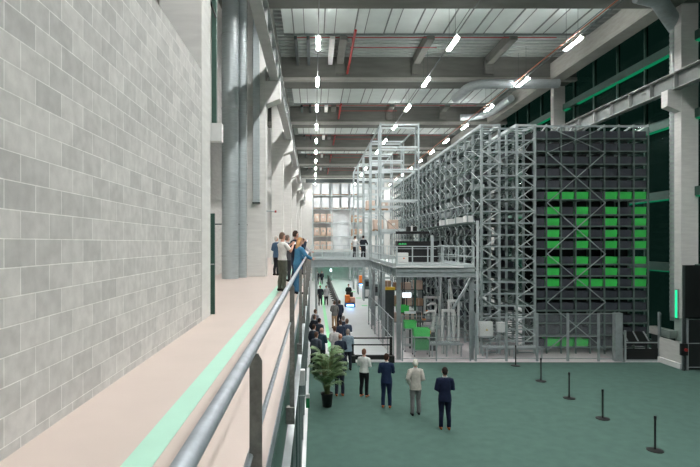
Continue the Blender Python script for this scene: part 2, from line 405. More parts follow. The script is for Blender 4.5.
# door leaf and services behind the first column
d1 = struct(box('door_1', 'green_dark', -2.7, -2.02, 10.4, 10.46, ZM, ZM + 2.05), 'dark green door leaf standing open behind the first column', 'door')
MB().tube([(-2.03, 10.39, ZM + 1.02), (-2.03, 10.34, ZM + 1.02), (-2.14, 10.34, ZM + 1.02)], .011, 8).build('door_handle', 'galv', d1)
st = thing('steel_post', 'dark steel post high behind the first walkway column', 'steel post', (-2.03, 10.5, EYE + 2.45))
box('post', 'green_dark', -2.1, -2.0, 10.5, 10.6, EYE + 2.45, ZB, st); box('base_plate', 'darksteel', -2.3, -1.99, 10.45, 10.65, EYE + 2.4, EYE + 2.45, st)
MB().tube([(-2.0, 10.45, EYE + 4.6), (-2.25, 10.45, EYE + 5.3)], .02, 6).build('cable', 'dark', st)
jb = box('junction_box', 'white', -2.12, -1.86, 10.32, 10.5, EYE + 2.05, EYE + 2.42, None, .01); tag(jb, 'white junction box on the steel post above the door', 'junction box')
# vertical spiral ducts
def vduct(x, y, r, z0, z1, label, group):
    d = thing('spiral_duct', label, 'duct', (x, y, z0), 0, group)
    MB().tube([(x, y, z0), (x, y, z1)], r, 24).build('pipe', 'duct', d)
    z = z0 + .9
    while z < z1:
        MB().tube([(x, y, z), (x, y, z + .05)], r + .018, 24).build('joint_band', 'galv', d); z += 3.0
    MB().box(x - r - .5, x + r, y + r * .6, y + r * .6 + .05, z0 + 2.2, z0 + 2.25).build('wall_bracket', 'darksteel', d)
    return d
vduct(-3.42, 20.9, .34, ZM, ZD - .03, 'wide zinc spiral duct rising from the walkway, left of the pair', 'walkway spiral ducts')
vduct(-3.05, 21.6, .22, ZM, ZD - .03, 'slimmer zinc spiral duct beside the second walkway column', 'walkway spiral ducts')
ct = thing('cable_trunking', 'flat grey vertical trunking fixed to the second walkway column', 'trunking', (-2.5, 22.0, EYE + 1.7))
box('trunk', 'duct', -2.62, -2.34, 21.92, 22.1, EYE + 1.75, ZB, ct, .01); box('end_cap', 'darksteel', -2.64, -2.32, 21.9, 22.1, EYE + 1.7, EYE + 1.75, ct)
hp = thing('hose_point', 'small pipe stub with red cap on the second column side', 'pipe', (-2.0, 22.4, EYE + 1.42))
MB().tube([(-2.08, 22.4, EYE + 1.4), (-1.72, 22.4, EYE + 1.38)], .03, 8).build('pipe', 'galv', hp); MB().tube([(-1.72, 22.4, EYE + 1.38), (-1.64, 22.4, EYE + 1.38)], .05, 8).build('cap', 'red', hp)

# ------------------------------------------------------------------ roof lamps
lamp0 = None
rows = ((.22, 'the walkway side'), (7.1, 'the middle'), (13.25, 'the window side'))
for (x, nm) in rows:
    n = 0
    for k in range(-5, 11):
        y = 26.3 + 6.3 * k
        if y < 0 or (x > 1 and 19 < y < 21): continue
        n += 1
        lab = '%s lit strip lamp from the camera end in the roof row on %s' % (ORD[n], nm)
        if lamp0 is None:
            lamp0 = thing('strip_lamp', lab, 'lamp', (x, y, EYE + 10.2), 0, 'roof strip lamps')
            z = EYE + 10.2
            MB().box(x - .07, x + .07, y - .9, y + .9, z + .05, z + .11).build('housing', 'white', lamp0)
            MB().box(x - .06, x + .06, y - .82, y + .82, z, z + .05).build('diffuser', 'lamp', lamp0)
            MB().box(x - .13, x - .12, y - .9, y + .9, z - .05, z + .11).box(x + .12, x + .13, y - .9, y + .9, z - .05, z + .11).box(x - .13, x + .13, y - .9, y + .9, z + .09, z + .115).build('added_light_skirt', 'seam', lamp0)  # side skirts added to cut the lamp's sideways light
            MB().box(x - .05, x + .05, y - .8, y + .8, z + .115, z + .14).build('upper_diffuser', 'uplight', lamp0)  # upward fill light added for the roof panels
            for s in (-.6, .6): MB().bar((x, y + s, z + .14), (x, y + s, z + 2.1), .012).build('hanger', 'darksteel', lamp0)
        else:
            copy_tree(lamp0, (x, y, EYE + 10.2), lab)
    tag(box('lamp_rail', 'seam', x - .015, x + .015, -6, 90, EYE + 10.36, EYE + 10.42), 'thin grey carrier rail above the lamp row on %s' % nm, 'rail', 'lamp carrier rails')

# roof ducts by the window columns
rd = thing('roof_duct', 'bent zinc duct crossing under the third roof beam to the window wall', 'duct', (17, 34.2, EYE + 10.6))
def arc(c, a, b, r, n=6): return [Vector(c) + Vector(a) * (r * (1 - math.cos(t * PI / 2 / n))) + Vector(b) * (r * math.sin(t * PI / 2 / n)) for t in range(n + 1)]
zz = EYE + 10.55; yy = 33.9
MB().tube([(10.2, 37.0, zz - .1), (10.35, 35.9, zz - .05)] + arc((10.4, 35.2, zz), (1, 0, 0), (0, -1, 0), 1.3) + [(14, yy, zz)] + [(16.2, yy, zz)], .3, 16).build('horizontal_pipe', 'duct', rd)
MB().tube([(16.05, yy, zz)] + [(16.05 + .55 * math.sin(t * PI / 12), yy, zz - .55 * (1 - math.cos(t * PI / 12))) for t in range(7)] + [(16.6, yy, EYE + 4.0)], .3, 16).build('down_pipe', 'duct', rd)
rd2 = thing('roof_duct', 'smaller bent zinc duct behind the window side column, second bay', 'duct', (15, 44, EYE + 11))
MB().tube([(13.2, 46.2, EYE + 11.3), (14.2, 46.0, EYE + 11.3), (15.0, 45.4, EYE + 11.3), (15.4, 44, EYE + 11.3), (15.4, 40, EYE + 11.3)], .28, 14).build('pipe', 'duct', rd2)
rd3 = thing('roof_duct', 'ribbed zinc duct standing beside the near window side column', 'duct', (17.25, 24.45, 1.8))
MB().tube([(17.25, 24.45, 1.8), (17.25, 24.45, ZB)], .22, 18).build('pipe', mat('ribbed_zinc', srgb(176, 190, 186), .4, .4, .1, 3), rd3)
z = 2.2; rb = MB()
while z < ZB: rb.tube([(17.25, 24.45, z), (17.25, 24.45, z + .1)], .235, 18); z += .22
rb.build('rib', 'galv', rd3)
rdh = thing('roof_duct', 'thick dark duct stub meeting the near window side column at the roof', 'duct', (15.5, 22.9, EYE + 10.5))
MB().tube([(14.6, 23.1, EYE + 11.2), (15.6, 23.2, EYE + 11.0), (17.4, 24.6, EYE + 10.4)], .36, 14).build('pipe', 'duct', rdh)

# ------------------------------------------------------------------ storage racks
YR = 25.4; RT = EYE + 5.8; BX = [8.31, 9.19, 10.06, 10.95]
SP = 1.38
levels = [RT - .12 - .585 * k for k in range(19)]
def zigzag(mb, a, b, z0, z1, step, w, plane_y=None, plane_x=None):
    z = z0; s = 0
    while z + step <= z1 + .01:
        p, q = (a, b) if s == 0 else (b, a)
        if plane_y is not None: mb.bar((p, plane_y, z), (q, plane_y, z + step), w, w)
        else: mb.bar((plane_x, p, z), (plane_x, q, z + step), w, w)
        z += step; s ^= 1
def rack_run(x0, x1, nb, label, side):
    r = thing('storage_rack', label, 'storage rack', (x0, YR, 0))
    for k in range(nb + 1):
        y = YR + SP * k
        fr = MB().box(x0 - .05, x1 + .05, y - .04, y + .04, .06, .1).build('upright_frame', 'rack', r)
        for x in (x0, x1):
            MB().box(x - .055, x + .055, y - .05, y + .05, 0, RT).build('post', 'rack', fr)
        zg = MB(); zigzag(zg, x0, x1, .35, RT, .61, .045, plane_y=y + (.0 if k else -.03))
        if k % 3 == 0: zg.build('lacing', 'rackpale' if k == 0 else 'rack', fr)
    y1 = YR + SP * nb
    for z in levels:
        s_ = MB()
        for x in (x0 - .04, x1 + .04): s_.box(x - .025, x + .025, YR, y1, z - .04, z + .03)
        for k in range(nb * 2 + 1): s_.bar((x0, YR + SP * k / 2, z - .01), (x1, YR + SP * k / 2, z - .01), .05, .04)
        s_.build('shelf', 'rackdark', r)
    # bracing on the long side
    xs_ = x0 - .075 if side < 0 else x1 + .075
    for k in range(nb):
        g = MB(); zigzag(g, YR + SP * k, YR + SP * (k + 1), .4, RT - .2, .585, .022, plane_x=xs_)
        g.build('cross_brace', 'rackpale', r)
    tf = MB()
    for x in (x0, x1): tf.box(x - .06, x + .06, YR, y1, RT - .02, RT + .1)
    for k in range(nb + 1): tf.box(x0, x1, YR + SP * k - .05, YR + SP * k + .05, RT - .02, RT + .08)
    tf.build('top_frame', 'rackpale', r)
    return r
rack_run(BX[0], BX[1], 20, 'tall open steel rack row on the machine side of the shuttle aisle', -1)
rack_run(BX[2], BX[3], 14, 'tall open steel rack row beside the tote wall', 1)
# ties across the aisle between both rows
tb = MB()
ai = thing('aisle_frame', 'steel ties and rails joining the two open rack rows across the aisle', 'rack frame', (9.62, YR, 0))
for z in levels[::1]:
    MB().box(BX[1], BX[2], YR + .05, YR + .11, z - .03, z + .03).box(BX[0], BX[3], YR - .07, YR - .05, z - .05, z + .02).build('tie', 'rack', ai)

# totes
def tote_mesh(w, d, h):
    m = MB(); t = .016; wb, db = w * .94, d * .94
    def ring(ww, dd, z): return [(-ww / 2, -dd / 2, z), (ww / 2, -dd / 2, z), (ww / 2, dd / 2, z), (-ww / 2, dd / 2, z)]
    rs = [ring(wb, db, 0), ring(wb + .3 * (w - wb), db + .3 * (d - db), h * .42), ring(w * .985, d * .985, h * .42 + .001), ring(w * .985, d * .985, h * .55), ring(wb + .5 * (w - wb), db + .5 * (d - db), h * .551),
          ring(w * .975, d * .975, h * .86), ring(w, d, h * .861), ring(w, d, h), ring(w - 2 * t, d - 2 * t, h), ring(wb - 2 * t, db - 2 * t, .02)]
    vs = [p for r_ in rs for p in r_]; fs = [(3, 2, 1, 0)]
    for i in range(len(rs) - 1):
        for j in range(4): fs.append((i * 4 + j, i * 4 + (j + 1) % 4, i * 4 + 4 + (j + 1) % 4, i * 4 + 4 + j))
    n = (len(rs) - 1) * 4; fs.append((n, n + 1, n + 2, n + 3))
    return m.add(vs, fs)
protos = {}
def put_tote(kind, m, loc, label, group, dims):
    if (kind, m) not in protos:
        o = tote_mesh(*dims).build('storage_tote', m); protos[(kind, m)] = o
    else:
        o = protos[(kind, m)].copy(); COL.objects.link(o)
    o.location = loc
    return tag(o, label, 'tote', group)
# front wall of totes
SC = 512 / YR
rowpx = [134.5, 147, 160, 172.3, 184, 195.4, 210.5, 222, 233.5, 244.6, 260.3, 271.8, 283, 294.5, 306.5, 319, 331, 343]
colx = [(x - 314) / SC for x in (536.0, 546.5, 561, 575.6, 590, 604.4, 619, 633.7, 648)]
green = {5: {1, 2, 3, 5, 6, 7}, 12: {1, 3, 4, 5, 7}, 17: {1, 2, 3}}
for r_ in (6, 7, 8, 9, 10, 11): green[r_] = {1, 3, 5, 7}
tr = thing('tote_rack', 'tall rack front filled with dark and bright green totes', 'storage rack', (11.0, YR, 0))
for i, x in enumerate(colx[1:] ):
    for y in (YR, YR + 1.6):
        MB().box(x - .03, x + .03, y - .04, y + .04, 0, RT).build('post', 'rackdark', tr)
rowz = []
for r_, py in enumerate(rowpx):
    z = EYE + (243 - py) / SC - .17; rowz.append(z)
    s_ = MB().box(colx[0], colx[-1], YR - .02, YR + .04, z - .075, z - .01).box(colx[0], colx[-1], YR + .6, YR + .66, z - .075, z - .01)
    for x in colx[1:]: s_.box(x - .05, x + .05, YR, YR + 1.6, z - .05, z - .01)
    s_.build('shelf', 'rackdark', tr)
for (za, zb) in ((302, 350), (254, 302), (203, 254), (153, 203), (127, 153)):
    a = EYE + (243 - za) / SC; b = EYE + (243 - zb) / SC
    a, b = b, a
    MB().bar((colx[1], YR - .09, a), (colx[5], YR - .09, b), .05, .035).build('cross_brace', 'rack', tr)
    MB().bar((colx[5], YR - .1, a), (colx[1], YR - .1, b), .05, .035).build('cross_brace', 'rack', tr)
tfm = MB().box(colx[0], colx[-1], YR - .05, YR + .05, RT - .05, RT + .03)
for x in colx: tfm.bar((x, YR, RT + .05), (x + .45, YR + 1.6, RT + .05), .06)
tfm.build('top_frame', 'rackpale', tr)
box('back_panel', 'dark', colx[0], colx[-1], YR + 1.62, YR + 1.66, .1, RT, tr)  # added black sheet standing in for the shaded rack interior
for r_, z in enumerate(rowz):
    for c in range(8):
        g = c in green.get(r_, ())
        wdt = (colx[c + 1] - colx[c]) - .085 if c else .44
        x = (colx[c] + colx[c + 1]) / 2
        if c == 0:
            put_tote('n', 'tote_dark', (x, YR + .34, z), 'narrow anthracite tote in the edge column of the tote wall, %s row from top' % ORD[r_ + 1], 'tote wall, edge column', (.42, .56, .35))
        else:
            put_tote('w', 'tote_green' if g else 'tote_dark', (x, YR + .34, z),
                     '%s tote in the tote wall, %s row from top, %s full column' % ('bright green' if g else 'anthracite', ORD[r_ + 1], ORD[c]),
                     'tote wall, green totes' if g else 'tote wall, anthracite totes', (.635, .56, .35))
# totes in the open rows: nearest ones singly, the rest as a mass
rest = MB(); cnt = 0
tm = tote_mesh(.5, .62, .3)
for li, z in enumerate(levels):
    for k in range(36):
        if random.random() < .5 or k < 2: continue
        y = YR + .36 + .69 * k
        x = (BX[0] + BX[1]) / 2 - .1
        if cnt < 150 and k < 14 and z > 1.2:
            cnt += 1
            put_tote('a', random.choice(('tote_grey', 'tote_dark', 'tote_dark', 'tote_pale')), (x, y, z + .03), 'tote in the open rack row, %s shelf from top, %s place from the front' % (ORD[li + 1], ORD[k + 1]), 'totes in the open rack row', (.6, .56, .3))
        else:
            o = len(rest.v); rest.add([v + Vector((x, y, z + .03)) for v in tm.v], tm.f)
for li, z in enumerate(levels):
    for k in range(20):
        if random.random() < .5 or k < 2: continue
        y = YR + .36 + .69 * k + (.7 if k == 0 else 0); x = (BX[2] + BX[3]) / 2
        rest.add([v + Vector((x, y + .7, z + .03)) for v in tm.v], tm.f)
tag(rest.build('storage_totes', 'tote_dark'), 'mass of grey totes deep inside the open rack rows', 'totes', None, 'stuff')
# intermediate service walkway along the open row
sw = thing('service_walkway', 'narrow grey service walkway along the side of the open rack row', 'walkway', (8.0, 30, EYE + 1.0))
box('deck', 'rackdark', 7.72, 8.2, YR + .3, 50, EYE + 1.01, EYE + 1.06, sw); box('rail', 'rackpale', 7.73, 7.76, YR + .3, 50, EYE + 1.92, EYE + 1.95, sw)
for k in range(12): box('post', 'rack', 7.72, 7.77, YR + .4 + 2.2 * k, YR + .45 + 2.2 * k, EYE + 1.06, EYE + 1.96, sw)
for k in range(4):
    b = box('drive_box', 'white', 7.78, 8.18, YR + .9 + 1.7 * k, YR + 1.35 + 1.7 * k, EYE + 1.06, EYE + 1.4, None, .02)
    tag(b, '%s white drive box from the front on the rack service walkway' % ORD[k + 1], 'box', 'white drive boxes on the service walkway')
wp = thing('white_post', 'pale post standing between platform end and open rack', 'post', (8.05, 25.2, EYE - 1.1))
box('post', 'rackpale', 7.98, 8.1, 25.12, 25.2, 0, EYE + 1.1, wp); box('base_plate', 'galv', 7.92, 8.16, 25.06, 25.26, 0, .02, wp)

# ------------------------------------------------------------------ pallet racks
def pallet_rack(label, x0, x1, ys, levels_, top, nbay, m='rack', dep=1.1):
    r = thing('pallet_rack', label, 'pallet rack', (x0, ys[0], 0))
    for y in ys:
        for x in [x0 + (x1 - x0) * k / nbay for k in range(nbay + 1)]:
            fr = MB().box(x - .06, x + .06, y, y + dep, .05, .1).build('upright_frame', m, r)
            for q in (y, y + dep): MB().box(x - .055, x + .055, q - .05, q + .05, 0, top).build('post', m, fr)
            zg = MB(); zigzag(zg, y, y + dep, .4, top, 1.1, .05, plane_x=x); zg.build('lacing', m, fr)
        for z in levels_:
            for q in (y, y + dep): MB().box(x0, x1, q - .03, q + .03, z - .12, z).build('beam', 'rackpale', r)
    return r
tow = pallet_rack('tall slender pallet rack tower rising behind the steel platform', 4.75, 7.45, [36.5, 42.6, 48.7, 54.8, 60.9], [2.2, 4.3, 6.5, 8.6, 10.8, 12.4, 14.0], EYE + 8.55, 1, 'rack')
for x in (4.75, 7.45):
    for z in (EYE + 8.5,): MB().box(x - .05, x + .05, 36.5, 62, z - .1, z).build('tie_beam', 'rack', tow)
far = pallet_rack('distant pallet rack closing the far end of the hall', -.2, 8.0, [74.5], [2.45, 4.5, 6.5, 8.5, 10.5, 12.5], 14.2, 3, 'rackpale')  # paler steel stands in for the milky haze down the hall
MB().box(-.2, 8.0, 75.7, 75.75, 4.6, 14.2).build('back_mesh', 'film', far)
MB().box(-1.2, 9, 74.4, 74.9, 14.3, 14.8).build('top_cap', 'darksteel', far)
pl0 = None
def pallet_load(x, y, z, m, label, group, w=.8, h=.95):
    p = thing('pallet_load', label, 'pallet load', (x, y, z), 0, group)
    pm = MB()
    for k in range(3): pm.box(x - w / 2 + (w - .1) * k / 2, x - w / 2 + (w - .1) * k / 2 + .1, y - .5, y + .5, z, z + .1)
    for k in range(5): pm.box(x - w / 2, x + w / 2, y - .5 + .22 * k, y - .5 + .22 * k + .12, z + .1, z + .13)
    pm.build('pallet', 'wood', p)
    MB().box(x - w / 2 + .02, x + w / 2 - .02, y - .48, y + .48, z + .13, z + h).build('cartons', m, p, .03)
    MB().box(x - .12, x + .12, y - .485, y - .48, z + h * .5, z + h * .72).build('label', 'label', p)
    return p
for li, (z, nm) in enumerate(((8.5, 'upper'), (6.5, 'middle'), (4.5, 'lower'))):
    for k in range(3):
        pallet_load(.42 + .93 * k, 75.05, z, 'cardpale', 'carton pallet in the far rack, %s loaded level, %s place from the walkway' % (nm, ORD[k + 1]), 'carton pallets in the far rack', .82, 1.25)
    for k in range(2):
        pallet_load(5.85 + .93 * k, 75.05, z - .0, 'card' if k == 0 else 'cardpale', 'carton pallet in the far rack, %s loaded level, %s place in the machine side bay' % (nm, ORD[k + 1]), 'carton pallets in the far rack', .82, 1.05)
for li, z in enumerate((10.5, 12.5)):
    for k in range(6):
        pallet_load(.42 + 1.27 * k + (.25 if k > 1 else 0), 75.05, z, 'film', 'white wrapped pallet in the far rack, %s level, %s from the walkway' % (('topmost', 'second highest')[1 - li], ORD[k + 1]), 'wrapped pallets in the far rack', 1.0, 1.6)
for (y, z, k) in ((43.1, 6.5, 1), (49.2, 8.6, 2)):
    for j in range(2):
        pallet_load(5.4 + 1.25 * j, y + .15, z, 'cardpale', 'carton pallet on the slender rack tower, %s loaded shelf from the front, %s side' % (ORD[k + 1], ('walkway', 'window')[j]), 'carton pallets on the rack tower', .85, .95)

# ------------------------------------------------------------------ bridge and platform
ZP0 = 4.36
def railing(mb_parent, p, q, n, zt=.98):
    p = Vector(p); q = Vector(q)
    MB().bar(p + Vector((0, 0, zt)), q + Vector((0, 0, zt)), .045).build('top_rail', 'rackpale', mb_parent)
    MB().bar(p + Vector((0, 0, zt * .52)), q + Vector((0, 0, zt * .52)), .03).build('mid_rail', 'rackpale', mb_parent)
    MB().bar(p + Vector((0, 0, .08)), q + Vector((0, 0, .08)), .02, .15).build('toe_board', 'rackpale', mb_parent)
    for k in range(n + 1):
        c = p.lerp(q, k / n); MB().box(c.x - .025, c.x + .025, c.y - .02, c.y + .02, c.z, c.z + zt).build('rail_post', 'rackpale', mb_parent)
br = thing('foot_bridge', 'grey steel foot bridge from the walkway across to the platform', 'bridge', (1.8, 36, 0))
box('deck', 'galv', -.3, 3.75, 35.4, 37.0, ZP0 - .06, ZP0, br)
MB().box(-.3, 3.75, 35.38, 35.42, ZP0 - .52, ZP0 - .02).box(-.3, 3.75, 35.30, 35.42, ZP0 - .54, ZP0 - .5).box(-.3, 3.75, 35.30, 35.42, ZP0 - .04, ZP0).build('girder', 'galv', br)
box('girder', 'galv', -.3, 3.75, 36.9, 36.98, ZP0 - .52, ZP0 - .06, br)
railing(br, (-.2, 35.45, ZP0), (3.72, 35.45, ZP0), 5); railing(br, (-.2, 36.95, ZP0), (3.72, 36.95, ZP0), 5)
for y in (35.5, 36.8): box('leg', 'galv', .08, .24, y, y + .16, 0, ZP0 - .52, br)
pt = thing('steel_platform', 'grey steel platform on columns over the picking machines', 'platform', (3.9, 24, 0))
box('deck', 'galv', 3.9, 7.55, 24.0, 36.4, ZP0 - .06, ZP0, pt)
def channel(m, x0, x1, y0, y1):
    m.box(x0, x1, y0, y1, ZP0 - .46, ZP0 - .03)
box('front_girder', 'galv', 3.9, 7.55, 24.0, 24.06, ZP0 - .42, ZP0 - .04, pt)
MB().box(3.86, 7.58, 23.9, 24.06, ZP0 - .46, ZP0 - .42).box(3.86, 7.58, 23.93, 24.0, ZP0 - .22, ZP0 - .19).build('girder_flange', 'galv', pt)
box('deck_edge', 'white', 3.86, 7.0, 23.9, 24.1, ZP0 - .02, ZP0 + .05, pt)
MB().box(3.84, 3.9, 24.0, 36.0, ZP0 - .46, ZP0 - .03).box(3.76, 3.9, 24.0, 36.0, ZP0 - .48, ZP0 - .44).box(3.76, 3.9, 24, 36, ZP0 - .06, ZP0 - .02).build('side_girder', 'galv', pt)
for k in range(12): box('stiffener', 'galv', 3.77, 3.84, 24.4 + k, 24.43 + k, ZP0 - .44, ZP0 - .06, pt)
for (x, y) in ((3.92, 24.05), (3.9, 29.2), (3.9, 34.0), (7.35, 24.05), (7.35, 30), (7.35, 35.5)):
    c = MB().box(x - .02, x + .16, y, y + .02, 0, ZP0 - .46).box(x - .02, x + .16, y + .16, y + .18, 0, ZP0 - .46).box(x + .06, x + .08, y, y + .18, 0, ZP0 - .46).build('column', 'galv', pt)
    box('base_plate', 'galv', x - .08, x + .22, y - .06, y + .24, 0, .025, c)
MB().bar((7.4, 24.1, ZP0 - .5), (6.55, 24.1, 2.4), .1).build('knee_brace', 'galv', pt)
railing(pt, (3.9, 24.02, ZP0), (7.5, 24.02, ZP0), 5); railing(pt, (3.88, 24.1, ZP0), (3.88, 35.4, ZP0), 9); railing(pt, (7.5, 24.1, ZP0), (7.5, 36, ZP0), 8)
# display booth on the platform
bo = thing('control_booth', 'black control booth with a green display line on the steel platform', 'control booth', (6.5, 30.8, ZP0))
box('cabinet', 'dark', 4.99, 7.0, 30.7, 31.3, ZP0, ZP0 + .78, bo); box('header', 'dark', 4.99, 7.4, 30.6, 31.4, ZP0 + .82, ZP0 + 1.25, bo)
box('side_cabinet', 'dark', 7.12, 7.42, 30.7, 31.3, ZP0, ZP0 + .82, bo); box('rail', 'galv', 4.99, 7.3, 30.58, 30.62, ZP0 + .78, ZP0 + .82, bo); box('divider', 'rackpale', 6.98, 7.14, 30.55, 30.75, ZP0, ZP0 + 1.6, bo)
ds = MB()
for k in range(9):
    x = 5.06 + .052 * k; ds.box(x, x + .036, 30.585, 30.6, ZP0 + 1.03 + .02 * (k % 2), ZP0 + 1.1 + .02 * ((k * 2) % 3))
ds.build('display_text', 'screen_green', bo)
wb = thing('white_cabinet', 'white cabinet standing in front of the black control booth', 'cabinet', (5.1, 29.6, ZP0))
box('body', 'white', 4.84, 5.42, 29.4, 29.9, ZP0 + .02, ZP0 + .58, wb, .01); box('label', 'orange', 5.12, 5.2, 29.39, 29.4, ZP0 + .22, ZP0 + .3, wb)
hb = thing('hanging_beam', 'black hanging cross beam with two motor boxes above the control booth', 'hanging beam', (5.8, 30, EYE + .55))
box('beam', 'dark', 4.8, 6.75, 29.95, 30.1, EYE + .53, EYE + .68, hb)
for x in (5.42, 5.78): box('motor', 'dark', x, x + .24, 29.9, 30.15, EYE + .7, EYE + .95, hb)
box('motor_bracket', 'white', 5.67, 5.77, 29.93, 30.12, EYE + .68, EYE + 1.0, hb)
for (a, b) in (((4.75, 36.5, EYE + 2.0), (5.0, 30.05, EYE + .68)), ((5.6, 36.5, EYE + 2.35), (6.0, 30.05, EYE + .95)), ((7.45, 36.5, EYE + 2.0), (6.7, 30.05, EYE + .68))): MB().tube([a, b], .02, 6).build('cable', 'dark', hb)

# ------------------------------------------------------------------ safety fences
def fence(label, p, q, n, h, m, axis, group='safety fences', thick=.06):
    p = Vector(p); q = Vector(q); f = thing('safety_fence', label, 'fence', p, 0, group)
    for k in range(n + 1):
        c = p.lerp(q, k / n); MB().box(c.x - thick / 2, c.x + thick / 2, c.y - thick / 2, c.y + thick / 2, 0, h).build('post', 'galv', f)
    for k in range(n):
        a = p.lerp(q, k / n); b = p.lerp(q, (k + 1) / n)
        pn = MB()
        for z in (.14, h * .52, h - .04): pn.bar(a + Vector((0, 0, z)), b + Vector((0, 0, z)), .03, .03)
        for e in (a, b): pn.bar(e + Vector((0, 0, .12)), e + Vector((0, 0, h - .02)), .03, .03)
        pp = pn.build('panel_frame', 'galv', f)
        if axis == 'X': MB().box(a.x, b.x, a.y - .004, a.y + .004, .14, h - .04).build('wire_mesh', m, pp)
        else: MB().box(a.x - .004, a.x + .004, min(a.y, b.y), max(a.y, b.y), .14, h - .04).build('wire_mesh', m, pp)
    return f
YF = 23.75
struct(box('floor_machine', mat('pale_machine_floor', srgb(222, 214, 216), .35, 0, .05, 1), 3.7, 14.2, 23.6, 36, 0, .02), 'pale floor under the machines', 'floor')
fence('wire mesh safety fence in front of the picking machines, left of the electrical boxes', (4.1, YF, 0), (7.25, YF, 0), 2, 2.15, 'mesh_x', 'X')
fence('wire mesh safety fence in front of the electrical boxes and tote wall', (7.5, YF, 0), (13.2, YF, 0), 4, 2.25, 'mesh_x', 'X', thick=.09)
fence('wire mesh safety fence running back from the black barrier under the platform edge', (3.68, YF, 0), (3.68, 34.5, 0), 6, 2.0, 'mesh_y', 'Y')
fp = thing('fence_pillar', 'thick grey fence end pillar beside the low gate', 'post', (14.1, YF, 0)); box('pillar', 'galv', 13.95, 14.3, YF - .05, YF + .2, 0, 2.25, fp, .01)
tag(fp, 'thick grey fence end pillar beside the low gate', 'post'); box('base_plate', 'galv', 13.9, 14.35, YF - .1, YF + .25, 0, .02, fp)
MB().box(13.2, 13.95, YF, YF + .04, 2.2, 2.25).box(13.2, 13.95, YF, YF + .04, .1, .14).build('panel_frame', 'galv', fp); box('wire_mesh', 'mesh_x', 13.2, 13.95, YF + .01, YF + .02, .14, 2.2, fp)
lg = thing('low_gate', 'low grey rail gate between the fence pillar and the glass side panel', 'gate', (15.2, YF, 0))
box('post', 'galv', 14.4, 14.48, YF - .02, YF + .06, 0, 1.45, lg); box('post', 'galv', 15.98, 16.06, YF - .02, YF + .06, 0, 2.3, lg)
for z in (.04, .85): box('rail', 'galv', 14.48, 15.98, YF, YF + .05, z, z + .05, lg)
box('kick_panel', 'dark', 14.48, 15.98, YF + .02, YF + .03, .09, .6, lg)
# angled side of the gate
sg = thing('side_panel', 'short side panel with glass top beside the emergency stop box', 'panel', (16.02, 22.2, 0))
for y in (22.2, 23.75): box('post', 'galv', 15.97, 16.07, y - .05, y + .05, 0, 2.25, sg)
box('lower_panel', 'concrete', 15.99, 16.05, 22.25, 23.7, .25, 1.15, sg); box('plinth', 'white', 15.9, 16.1, 22.25, 23.7, 0, .25, sg); box('pane', 'glass_clear', 16.01, 16.02, 22.25, 23.7, 1.2, 2.2, sg)
es = thing('emergency_stop', 'black box with red emergency stop button on the fence post', 'emergency stop', (15.8, 21.9, .7))
box('housing', 'dark', 15.66, 15.95, 21.82, 21.94, .7, 1.2, es, .01); MB().tube([(15.84, 21.82, .95), (15.84, 21.76, .95)], .07, 12).build('button', 'red', es)
fence('dark mesh fence at the window side edge of the carpet', (16.12, 22.1, 0), (17.0, 22.1, 0), 1, 2.25, 'mesh_dark', 'X')
bs = thing('black_shutter', 'tall black roller shutter panel against the near window side column', 'shutter', (16.8, 22.02, 0))
box('curtain', 'dark', 15.9, 17.2, 21.98, 22.03, 2.3, 4.55, bs); box('guide', 'darksteel', 15.86, 15.92, 21.95, 22.05, 0, 4.55, bs); box('slat', 'dark', 16.1, 17.2, 22.2, 22.24, 0, 2.3, bs)
lt = thing('led_tube', 'vertical green light tube beside the near window side column foot', 'lamp', (16.95, 23.9, 2)); box('tube', 'led_green', 16.88, 16.92, 23.85, 23.95, 2.0, 3.3, lt); box('holder', 'galv', 16.92, 16.98, 23.83, 23.97, 1.95, 3.35, lt)  # added glow in place of green light falling on the duct foot
bl = tag(box('low_ledge', 'concrete', 16.6, 16.95, 23.9, 25.4, 1.05, 1.4), 'pale concrete ledge behind the low gate', 'ledge')
cv = thing('conveyor', 'dark belt conveyor sloping behind the low gate', 'conveyor', (15, 24.6, 0))
MB().prism([(23.95, .75), (24.9, 1.1), (24.9, 1.2), (23.95, .85)], 'X', 14.5, 15.9).build('belt', 'dark', cv)
for k in range(3): MB().bar((14.7 + .5 * k, 24.0, .9), (14.95 + .5 * k, 24.8, 1.22), .06, .02).build('roller', 'galv', cv)
for x in (14.55, 15.85): box('leg', 'darksteel', x - .03, x + .03, 24.4, 24.46, 0, .95, cv)
box('support', 'darksteel', 16.7, 16.9, 23.95, 25.35, 0, 1.05, bl)
# electrical boxes
for i, (x0, x1, z0, z1) in enumerate(((8.05, 8.72, .9, 1.65), (8.95, 9.45, 1.15, 1.62))):
    e = thing('electrical_box', ('larger white electrical box with a yellow warning triangle on the rack end', 'smaller plain white electrical box on the rack end')[i], 'electrical box', (x0, 25.1, z0), 0, 'white electrical boxes')
    box('housing', 'white', x0, x1, 24.95, 25.22, z0, z1, e, .012)
    box('door', 'white', x0 + .03, x1 - .03, 24.94, 24.955, z0 + .03, z1 - .03, e)
    if i == 0: MB().prism([(x0 + .31, z0 + .33), (x0 + .43, z0 + .33), (x0 + .37, z0 + .43)], 'Y', 24.93, 24.942).build('warning_triangle', 'yellow', e)
    MB().bar((x0 - .1, 25.25, z0 + .3), (x1 + .1, 25.25, z0 + .3), .05).build('mount', 'galv', e)
    for xx in (x0 + .05, x1 - .05): box('leg', 'galv', xx - .02, xx + .02, 25.22, 25.26, .02, z0 + .35, e)

